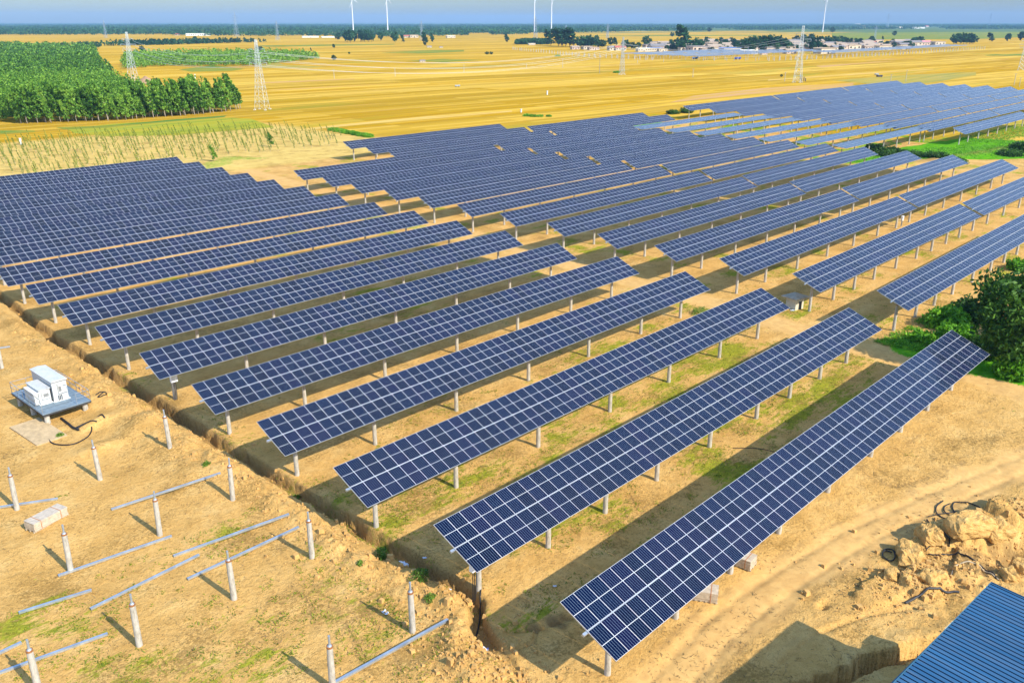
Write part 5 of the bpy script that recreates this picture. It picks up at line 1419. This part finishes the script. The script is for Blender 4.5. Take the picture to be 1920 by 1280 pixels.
for px, py, hp, lb in ((199, 72, 31, 'faint far pylon above the strip left of the leftmost near pylon'), (444, 70, 44, 'faint tall mast by the red buildings at the left'), (521, 76, 34, 'faint far pylon above the pale greenhouses'),
                       (791, 76, 34, 'faint far pylon by the slim trees in the middle distance'), (1004, 80, 46, 'dark slim mast right of the third turbine'), (1663, 55, 28, 'faint far mast on the wooded horizon at the right'), (1855, 50, 24, 'faint far mast on the horizon near the right edge'), (1061, 62, 14, 'tiny far pylon before the horizon woods in the middle'), (1139, 72, 26, 'pale thin far pylon above the village grove'), (1640, 74, 24, 'pale thin far pylon above the village end')):
    pylon(px, py, hp, lb, R(20))
def wire(a, b, sag, label, r):
    c0 = a; pts = []
    for k in range(25):
        t = k / 24; p = a.lerp(b, t); p.z -= sag * 4 * t * (1 - t); pts.append(p - c0)
    mb = MB(); mb.tube(pts, r, 4, 0, False); o = mb.build('power_line', M['wire'], None, c0)
    return tag(o, label, 'power line', 'power lines between the pylons')
for i, nm in enumerate(('lower near', 'lower far', 'middle near', 'middle far', 'upper near', 'upper far')):
    wire(PA[0][i][1], PB[0][i][1], 4, f'sagging conductor between the two left pylons, {nm} one', .045)
    wire(PB[0][i][1], PC[0][i][1], 8, f'long sagging conductor from the second pylon across the stubble, {nm} one', .05)
    if i > 1: wire(PC[0][i][1], PD[0][i][1], 6, f'sagging conductor between the two middle pylons, {nm} one', .05)
POLES = [(626.8, 148, 17), (741, 143.5, 15), (870, 136, 14), (1055, 127.5, 16), (1124, 138, 26), (1195, 119, 12), (1244, 117, 12), (1299, 145, 15), (1471, 153, 17), (1669, 157.5, 17), (1698, 153, 21), (1901, 161, 22), (1911, 163, 17), (987, 127, 8)]
POLN = ['leftmost pole, right of the second pylon', 'second pole from the left', 'third pole from the left', 'pole left of the slim pylon, the farther one', 'pole just left of the slim pylon, the taller nearer one', 'pole just right of the slim pylon', 'pole by the bare posts below the village', 'pole alone on the stubble in the middle right', 'pole at the foot of the right pylon',
        'shorter pole behind the far tracker block', 'taller pole behind the far tracker block', 'taller pole at the right edge behind the trackers', 'shorter pole at the right edge behind the trackers', 'tiny pole on the stubble left of the village']
pole0 = None
for (px, py, hp), nm in zip(POLES, POLN):
    x, y = at(px, py); dp = x * _fw[0] + y * _fw[1] + (-2 - CAM_H) * _fw[2]; hm = hp * dp / F_PX
    if pole0 is None:
        r_ = empty('utility_pole', (0, 0, 0)); g = MB(); g.tube([(0, 0, -.3), (0, 0, 8)], [.20, .13], 8); g.build('shaft', M['concrete'], r_)
        g = MB(); g.box((0, 0, 7.6), (.10, 1.7, .10)); 
        for s in (-.75, 0, .75): g.tube([(0, s, 7.6), (0, s, 7.9)], .05, 5)
        g.build('cross_arm', M['galv2'], r_); pole0 = r_; o = r_
    else: o = copy_tree(pole0)
    o.location = (x, y, float(gz(y))); o.scale = (1, 1, hm / 8); o.rotation_euler = (0, 0, R(30)); tag(o, 'thin utility pole on stubble, ' + nm, 'pole', 'utility poles on the stubble')

# ------------------------------------------------------------------ wind turbines
def turbine(px, hub_y, dp, label, a0, yaw):
    d = _fw + (px - 960) / F_PX * _rt; d = Vector((d[0], d[1], 0)).normalized()
    k = dp / (d.x * math.cos(YAW) + d.y * math.sin(YAW))
    x, y = d.x * k, d.y * k
    hub = CAM_H + (41 - hub_y) / F_PX * dp + 2.0
    r_ = empty('wind_turbine', (x, y, -2.02), yaw); tag(r_, label, 'wind turbine', 'white wind turbines on the horizon')
    g = MB(); g.tube([(0, 0, -1), (0, 0, hub * .5), (0, 0, hub)], [2.1, 1.7, 1.2], 12); g.build('tower', M['turbine'], r_)
    g = MB(); g.box((2.0, 0, hub + 1.6), (10, 3.6, 3.6)); g.build('nacelle', M['turbine'], r_)
    g = MB(); g.tube([(-3, 0, hub + 1.6), (-4.6, 0, hub + 1.6), (-6, 0, hub + 1.6)], [1.7, 1.5, .3], 10); g.build('hub', M['turbine'], r_)
    for j in range(3):
        a = a0 + j * 2 * math.pi / 3; u = Vector((0, math.sin(a), math.cos(a))); w = Vector((0, math.cos(a), -math.sin(a)))
        b = MB(); c = Vector((-4.4, 0, hub + 1.6)); vs = []
        secs = [(0, .8, .8), (4, 1.0, .7), (9, 1.7, .4), (22, 1.2, .25), (40, .3, .1)]
        for l, ch, th in secs: vs += [c + u * l - w * ch * .35, c + u * l + Vector((th, 0, 0)), c + u * l + w * ch * .9, c + u * l - Vector((th, 0, 0))]
        fs = []
        for i in range(len(secs) - 1):
            for q in range(4): fs.append((i * 4 + q, i * 4 + (q + 1) % 4, (i + 1) * 4 + (q + 1) % 4, (i + 1) * 4 + q))
        fs += [(3, 2, 1, 0), tuple(range(len(vs) - 4, len(vs)))]
        b.add(vs, fs); b.build('blade', M['turbine'], r_)
turbine(697.5, 5, 3000, 'white wind turbine on the horizon, leftmost of the five', .25, R(118))
turbine(754.5, 4, 2950, 'white wind turbine on the horizon, second from the left', .1, R(122))
turbine(997.0, 2, 2900, 'white wind turbine on the horizon, left one of the middle pair', .15, R(124))
turbine(1025, 5, 3000, 'white wind turbine on the horizon, right one of the middle pair', .55, R(115))
turbine(1474, 7, 3200, 'white wind turbine on the horizon, alone at the right', .6, R(112))

# ------------------------------------------------------------------ village houses
def house_proto(W_, D_, Hh, wall, roof, kind):
    r_ = empty('village_house', (0, 0, 0))
    g = MB(); g.box((0, 0, Hh / 2 - .2), (W_, D_, Hh + .4)); g.build('wall', M[wall], r_)
    g = MB()
    if kind == 'gable':
        e, rh = .5, D_ * .24
        vs = [(-W_ / 2 - e, -D_ / 2 - e, Hh), (W_ / 2 + e, -D_ / 2 - e, Hh), (W_ / 2 + e, D_ / 2 + e, Hh), (-W_ / 2 - e, D_ / 2 + e, Hh), (-W_ / 2 - e, 0, Hh + rh), (W_ / 2 + e, 0, Hh + rh)]
        g.add(vs, [(3, 2, 1, 0), (0, 1, 5, 4), (2, 3, 4, 5), (0, 4, 3), (1, 2, 5)])
    else:
        g.box((0, 0, Hh + .08), (W_ + .5, D_ + .5, .16)); 
        for s in (-1, 1): g.box((0, s * (D_ / 2 + .1), Hh + .36), (W_ + .5, .25, .40))
    g.build('roof', M[roof], r_)
    n = max(2, int(W_ / 3.2))
    for k in range(n):
        u = (k + .5) / n * W_ - W_ / 2
        q = MB()
        if k == n // 2: q.box((u, -D_ / 2 - .02, 1.05), (1.2, .08, 2.1)); q.build('door', M['dark'], r_)
        else: q.box((u, -D_ / 2 - .02, Hh * .55), (1.5, .08, 1.2)); q.build('window', M['glass'], r_)
    q = MB(); q.box((-W_ / 2 - .02, 0, Hh * .55), (.08, 1.4, 1.1)); q.build('window', M['glass'], r_)
    return r_
HK = {}
HSPEC = {'flatcream': (12, 8, 3.4, 'plaster', 'rooftan', 'flat'), 'flatgrey': (14, 8, 3.2, 'brick', 'roofgrey', 'flat'), 'gablegrey': (12, 7, 3.0, 'plaster', 'roofgrey', 'gable'), 'gabletan': (11, 7, 3.0, 'brick', 'rooftan', 'gable'),
         'blue': (20, 9, 4.2, 'plaster', 'roofblue', 'flat'), 'red': (13, 8, 3.4, 'plaster', 'roofred', 'gable'), 'pink': (22, 10, 4.0, 'plaster', 'roofpink', 'gable'), 'white': (18, 8, 4.2, 'plaster', 'offwhite', 'flat'), 'long': (38, 7, 3.2, 'offwhite', 'offwhite', 'flat')}
def house(px, py, kind, label, s=1.0, rz=None, group=None):
    x, y = at(px, py)
    o = copy_tree(HK[kind]) if kind in HK else HK.setdefault(kind, house_proto(*HSPEC[kind]))
    o.location = (x, y, float(gz(y))); o.scale = (s, s, s); o.rotation_euler = (0, 0, R(-28) + random.uniform(-.12, .12) if rz is None else rz)
    return tag(o, label, 'house', group)
for px, py, k, lb, s in ((1100, 93, 'flatcream', 'cream house left of the central pylon, by the round trees', 1.1), (1112, 94, 'flatgrey', 'low grey roofed house beside the cream one left of the central pylon', 1.0), (1078, 93, 'gabletan', 'low house under the grove at the left end of the village', 1.0),
        (1150, 95, 'gablegrey', 'pale walled house left of the central pylon top', 1.2), (1162, 95, 'red', 'house with a reddish roof at the central pylon', 1.1), (1205, 97, 'white', 'white house right of the low village trees', .9), (1228, 96, 'blue', 'house with a blue front in the middle of the village', .9), (1241, 97, 'flatcream', 'small cream house right of the blue fronted one', .9),
        (1322, 94, 'blue', 'flat house with a deep blue roof right of the tallest tree', .8), (1368, 99, 'blue', 'long bright blue roof before the village grove', 1.2), (1404, 102, 'white', 'pale building before the village grove', 1.0), (1432, 103, 'pink', 'small pinkish shed by the right half of the grove', .35),
        (1545, 101, 'flatcream', 'broad cream building right of the right pylon', 1.7), (1480, 101, 'gabletan', 'tan roofed house left of the right pylon', 1.2), (1490, 94, 'white', 'white house behind the right pylon', 1.0), (1632, 84, 'red', 'house with a red roof on the right half of the village', 1.1),
        (1734, 83, 'pink', 'long pink roof at the right end of the village', .9), (1758, 85, 'flatcream', 'cream building with a dark opening at the right end of the village', 1.5), (1655, 94, 'flatcream', 'cream house with arched front before the right roofs', 1.5), (1695, 93, 'flatcream', 'tan house at the edge of the bare posts on the right', 1.2)):
    house(px, py, k, lb, s)
gv = random.Random(5)
kinds = ['flatcream', 'flatgrey', 'gablegrey', 'gabletan', 'flatcream', 'gabletan']
VL = {'flatcream': 'cream flat roofed village house among many like it', 'flatgrey': 'grey flat roofed village house among many like it', 'gablegrey': 'village house with a grey pitched roof among many like it', 'gabletan': 'village house with a tan pitched roof among many like it'}
for k in range(190):
    px = gv.uniform(1215, 1730)
    lo = np.interp(px, [1215, 1300, 1440, 1560, 1740], [86, 80.5, 80, 80, 79.5]); hi = np.interp(px, [1215, 1300, 1440, 1560, 1740], [95, 97, 99, 96, 88])
    py = lo + (hi - lo) * gv.random() ** .8
    kd = gv.choice(kinds); house(px, py, kd, VL[kd], gv.uniform(1.0, 1.8), None, VL[kd].replace('among many like it', 'group'))
for px, py, k, lb, s in ((380, 64, 'red', 'long red building at the left before the wooded plain', 1.6), (333, 67, 'red', 'low red building left of the white greenhouse', 1.0), (372, 67.5, 'long', 'long low white greenhouse at the left', 1.6), (404, 63, 'white', 'white building right of the long red one', 1.0), (420, 62, 'red', 'red roofed house between white ones at the left', 1.0), (432, 63.5, 'white', 'white house left of the faint tall mast', 1.2), (448, 65, 'red', 'red house right of the faint tall mast', 1.0), (472, 65, 'red', 'last red building of the left group', 1.1),
        (582, 71, 'long', 'pale long building behind the stubble, left of the dark tree group', 1.0), (615, 71, 'long', 'pale building right beside the long pale one', .8), (645, 70, 'white', 'white house among the dark tree group', 1.0), (576, 56, 'white', 'pale tower house among the far woods', 1.6), (776, 71, 'flatcream', 'tan and white house behind the two slim trees', 1.6), (763, 71, 'red', 'red roofed house next to the tan one by the slim trees', 1.1), (845, 71.5, 'white', 'low white house with red parts on the far field edge', 1.1), (914, 61, 'white', 'white house in the woods, left of two', 1.6), (929, 61.5, 'white', 'white house in the woods, right of two', 1.6), (997, 85, 'white', 'small white shed by the clipped tree row', .6),
        (1608, 47.5, 'white', 'white building far on the wooded horizon', 3), (1618, 52, 'red', 'red building in the far woods at the right', 2.2), (1640, 52, 'white', 'white building in the far woods, left of the pair', 2.0), (1668, 52, 'white', 'white building in the far woods, right of the pair', 2.0), (1685, 54, 'white', 'bright white house at the foot of the far woods', 2.0), (1722, 54, 'long', 'long white building at the foot of the far woods', 2.0), (1737, 51.5, 'red', 'small red house above the long white one', 2.0), (1905, 53.5, 'long', 'pale buildings at the right frame edge by the woods', 1.6)):
    house(px, py, k, lb, s)
def shed_small(px, py, label, s):
    house(px, py, 'gablegrey', label, s)
shed_small(805, 89.5, 'small purplish shed at the foot of the tall slim tree on the stubble', .55)
shed_small(827, 90, 'tiny shed on the stubble right of the purplish one', .4)
shed_small(792, 116.5, 'tiny white pump house on the green strip in the stubble', .42)

# ---- the older tracker field and the bare posts in front of the village
far_i = 0
FARROW = [(at(1420, 108)[1] + 4, at(1240, 112)[0]), ]
for r_i in range(7):
    yy = 470 + r_i * 16
    for sgm in range(4):
        xx = 742 + sgm * 72 - r_i * 2 + r_i * 4
        if r_i > 3 and sgm == 3: continue
        root = tracker(yy, xx, xx + 68.6, f'pale tracker before the village, {ORD[r_i]} row from the stubble, {ORD[sgm]} from the left', 'trackers before the village', tilt=R(9), posts=[4, 20, 36, 52, 64], wide=True, old=True)
for r_i in range(3):
    for sgm in range(6):
        yy = 424 + r_i * 15; xx = 930 + sgm * 72 + r_i * 10
        tracker(yy, xx, xx + 68.6, f'tracker behind the right pylon, {ORD[r_i]} row from the stubble, {ORD[sgm]} from the left', 'trackers before the village', tilt=R(9), posts=[4, 20, 36, 52, 64], wide=True, old=True)
pm = MB(); pm.tube([(0, 0, -.2), (0, 0, 3.2)], [.3, .26], 6); pm.tube([(0, 0, 3.2), (0, 0, 3.9)], [.1, .1], 5); pm = pm.mesh('bare_post', [M['concrete']])
gp_ = random.Random(8)
cnt = 0
for (p0, p1, rows_, step) in (((962, 94), (1085, 106), 2, 9), ((1085, 107), (1235, 114), 3, 8), ((1300, 114), (1440, 114.5), 2, 9), ((1440, 115), (1560, 110.5), 3, 8), ((1560, 110), (1700, 102.5), 3, 8), ((1700, 102), (1850, 92.5), 2, 9)):
    a, b = Vector(at(*p0)), Vector(at(*p1)); L = (b - a).length; n = max(2, int(L / step))
    for r_i in range(rows_):
        for k in range(n):
            p = a.lerp(b, (k + gp_.uniform(-.2, .2)) / n); d = Vector((p.x, p.y)).normalized() * r_i * 11
            if cnt >= 290: continue
            o = link('bare_post', pm, None, (p.x + d.x, p.y + d.y, -2.02)); s_ = gp_.uniform(.8, 1.15); o.scale = (1, 1, s_); cnt += 1
            tag(o, 'bare concrete post in the far rows before the village', 'post', 'bare posts before the village')

# ------------------------------------------------------------------ fields that differ from the stubble
def field(name, poly, mat, dz, label=None):
    P = [at(*q) for q in poly]
    # cut fine enough to follow the fall of the land
    me = bpy.data.meshes.new(name); bm = bmesh.new()
    vs = [bm.verts.new((x, y, float(gz(y)) + dz)) for x, y in P]; bm.faces.new(vs); bm.normal_update(); bm.to_mesh(me); bm.free()
    me.materials.append(mat); return structure(link(name, me))
def fieldmat(name, a, b, c, sc=(.02, .2), mixg=0.55):
    m = Mat(name, 1.0, a, 0, 0); p = m.pos()
    f = m.noise(m.mapping(p, (sc[0], sc[1], .1), rot=(0, 0, R(4))), 1.0, 5, .6); f2 = m.noise(p, .5, 4, .6)
    cc = m.mix(m.math('MULTIPLY', f2, .5), m.ramp(f, [(.3, a), (.5, b), (.7, c)]), b)
    f3 = m.noise(m.mapping(p, (.01, .14, .1), loc=(3, 8, 0), rot=(0, 0, R(4))), 1.0, 6, .7)
    m.set('Base Color', m.mix(m.math('MULTIPLY', m.ramp(f3, [(.44, 0.0), (.60, 1.0)]), mixg), cc, (.48, .29, .015))); return m.m
FG = fieldmat('green_field', (.06, .15, .025), (.10, .19, .035), (.20, .23, .05))
FY = fieldmat('yellow_green_field', (.20, .21, .045), (.30, .26, .06), (.42, .31, .09))
FM = fieldmat('meadow_grass', (.17, .21, .02), (.26, .28, .03), (.36, .33, .05), mixg=.35)
FP_ = fieldmat('ploughed_field', (.42, .24, .085), (.48, .28, .11), (.50, .31, .13))
FD = fieldmat('pale_track', (.50, .32, .075), (.56, .37, .10), (.60, .42, .14))
field('meadow', [(128, 243), (215, 232), (330, 226), (430, 221), (470, 223), (515, 239), (460, 243), (330, 254), (200, 256), (140, 250)], FM, .03)
field('meadow', [(105, 239), (200, 236), (330, 224), (425, 217), (420, 220), (330, 228), (200, 240), (120, 243)], FG, .045)
field('green_field', [(0, 252), (0, 245), (65, 245), (66, 248)], FG, .05)
field('green_field', [(335, 131), (400, 123), (460, 130), (430, 134), (360, 135)], FG, .05)
field('green_field', [(480, 120), (520, 116), (530, 122), (615, 126), (570, 128), (490, 128)], FY, .04)
field('green_field', [(760, 115), (830, 111), (905, 113), (830, 117)], FG, .05)
field('green_field', [(715, 99), (790, 95), (870, 94), (870, 97), (790, 101)], FG, .05)
field('green_field', [(480, 86), (600, 84), (740, 82.5), (740, 84), (600, 87), (500, 88)], FG, .05)
field('green_field', [(0, 82), (120, 80), (300, 78), (300, 80), (120, 83), (0, 86)], FG, .05)
field('green_field', [(1560, 62), (1920, 60), (1920, 70), (1830, 74), (1700, 74), (1560, 76)], FG, .08)
field('green_field', [(1040, 68.5), (1250, 66), (1420, 66), (1420, 67.5), (1250, 68)], FG, .08)
field('yellow_strip', [(1560, 151), (1700, 141), (1830, 135), (1830, 142), (1740, 156), (1660, 160)], FY, .04)
field('yellow_strip', [(1845, 103), (1920, 101), (1920, 105), (1850, 105)], FG, .04)
field('ploughed_strip', [(1255, 193), (1400, 178), (1600, 163), (1600, 155), (1430, 166), (1300, 180)], FP_, .04)
field('ploughed_strip', [(1530, 124), (1640, 116), (1680, 115), (1600, 121), (1540, 127)], FP_, .04)
field('field_track', [(560, 246), (640, 238), (800, 224), (960, 210), (960, 207), (800, 219), (640, 234), (555, 243)], FD, .06)
field('field_track', [(960, 130.5), (1080, 127), (1200, 121), (1200, 119.5), (1080, 125.5), (960, 129)], FD, .06)
field('field_track', [(960, 138.5), (1100, 135.5), (1180, 131), (1180, 130), (1100, 134), (960, 137)], FD, .06)
field('field_track', [(480, 157), (560, 154), (665, 149), (665, 148), (560, 152), (480, 155)], FP_, .06)
field('field_track', [(1440, 152), (1640, 138), (1750, 131), (1750, 129.5), (1640, 136), (1440, 150)], FD, .06)
def mound(px, py, r, h, label):
    x, y = at(px, py); g = np.random.default_rng(3); mb = MB(); n, m_ = 18, 8; vs = []
    for j in range(m_ + 1):
        t = j / m_
        for i in range(n):
            a = 2 * math.pi * i / n; rr = r * (1 - t) * (1 + .12 * math.sin(3 * a + 1) + .06 * g.normal()); vs.append((rr * math.cos(a), rr * math.sin(a), h * t ** 1.15 + .12 * g.normal() * (j > 0) - .3 * (j == 0)))
    mb.add(vs, [(j * n + i, j * n + (i + 1) % n, (j + 1) * n + (i + 1) % n, (j + 1) * n + i) for j in range(m_) for i in range(n)])
    o = mb.build('earth_mound', M['soil'], None, (x, y, -2.02), True); return tag(o, label, 'mound')
mound(274, 156, 6.5, 4.2, 'conical heap of reddish earth beside the leftmost near pylon')
mound(262, 158, 4.2, 2.0, 'lower reddish heap against the foot of the conical one')
for px, py, s_, mt, lb, cat in ((857, 163, .65, 'galv2', 'small white farm trailer on the stubble in the centre', 'trailer'), (1643, 141, .65, 'galv2', 'small pale farm trailer on the stubble behind the far block', 'trailer'), (1648, 145, .9, 'darkthing', 'small dark farm cart beside the pale trailer', 'cart'), (1382, 112, 1.4, 'blueplastic', 'dark blue truck by the bare posts before the village', 'truck'), (1302, 111, 1.3, 'roofblue', 'light blue vehicle at the edge of the stubble before the village', 'van')):
    x, y = at(px, py); r_ = empty('farm_trailer' if cat in ('trailer', 'cart') else 'parked_vehicle', (x, y, float(gz(y))), R(-30)); tag(r_, lb, cat); r_.scale = (s_, s_, s_)
    g = MB(); g.box((0, 0, 1.05), (3.6, 1.8, .9)); g.build('body', M[mt], r_)
    g = MB(); g.box((2.1, 0, 1.0), (.9, 1.5, 1.2)); g.build('cab', M[mt], r_)
    for wx in (-1.1, 1.5):
        for wy in (-.85, .85):
            g = MB(); g.tube([(wx, wy - .12, .42), (wx, wy + .12, .42)], .42, 12); g.build('wheel', M['dark'], r_)
for px, py, hp, lb in ((39.5, 272, 12, 'short white marker post on the sapling field at the left'), (1026, 178, 7, 'small white marker post on the stubble in the centre'), (977, 211, 6, 'small white marker post by the green weeds on the stubble'), (366, 148, 8, 'pale marker post on the stubble behind the poplars')):
    x, y = at(px, py); dp = x * _fw[0] + y * _fw[1] + (-2 - CAM_H) * _fw[2]; hm = hp * dp / F_PX
    g = MB(); g.box((0, 0, hm / 2 - .1), (.5, .5, hm)); g.box((0, 0, hm + .02), (.62, .62, .12)); o = g.build('marker_post', M['offwhite'], None, (x, y, H1(x, y))); tag(o, lb, 'marker post')
for k, (px, py) in enumerate(((1500, 151), (1503, 152), (1507, 152), (1510, 153))):
    x, y = at(px, py); g = MB(); g.tube([(0, 0, -.2), (0, 0, 3.4 - .5 * k)], .28, 8); g.tube([(0, 0, 3.4 - .5 * k), (0, 0, 3.6 - .5 * k)], [.28, .05], 8); o = g.build('dark_stake', M['darkthing'], None, (x, y, -2.02)); tag(o, 'dark stake in the short row beside the right pylon foot', 'stake', 'dark stakes by the right pylon')
for k, (px, py, w) in enumerate(((988, 218, 3.2), (1000, 219, 3.0), (1012, 219, 2.6), (1029, 219, 2.0))):
    bush(px, py, .7, w, 600 + k, 'low green weeds on the stubble behind the middle rows', 'leaf_bright')['group'] = 'weeds on the stubble'
for k, (px, py, w) in enumerate(((1046, 106, 7), (1156, 137, 5))):
    bush(px, py, 1.2, w, 610 + k, ['low green weeds on the stubble left of the bare posts', 'green weeds at the foot of the slim pylon'][k], 'leaf_bright')
for k in range(7):
    px = 625 + k * 11; bush(px, 245 + k * 2.0, .9, 3.6, 620 + k, 'dense green weeds in the strip at the end of the sapling field', 'leaf_bright')['group'] = 'weeds at the sapling field end'

# ------------------------------------------------------------------ air
def haze():
    mb = MB(); mb.box((6000, 6000, 78), (19000, 19000, 164))
    m = bpy.data.materials.new('haze'); m.use_nodes = True; n = m.node_tree.nodes; n.clear()
    out = n.new('ShaderNodeOutputMaterial'); v = n.new('ShaderNodeVolumePrincipled')
    v.inputs['Color'].default_value = (.34, .58, .88, 1); v.inputs['Density'].default_value = 0.000065; v.inputs['Anisotropy'].default_value = 0.0
    m.node_tree.links.new(v.outputs[0], out.inputs['Volume'])
    o = mb.build('haze', m); stuff(o)
haze()
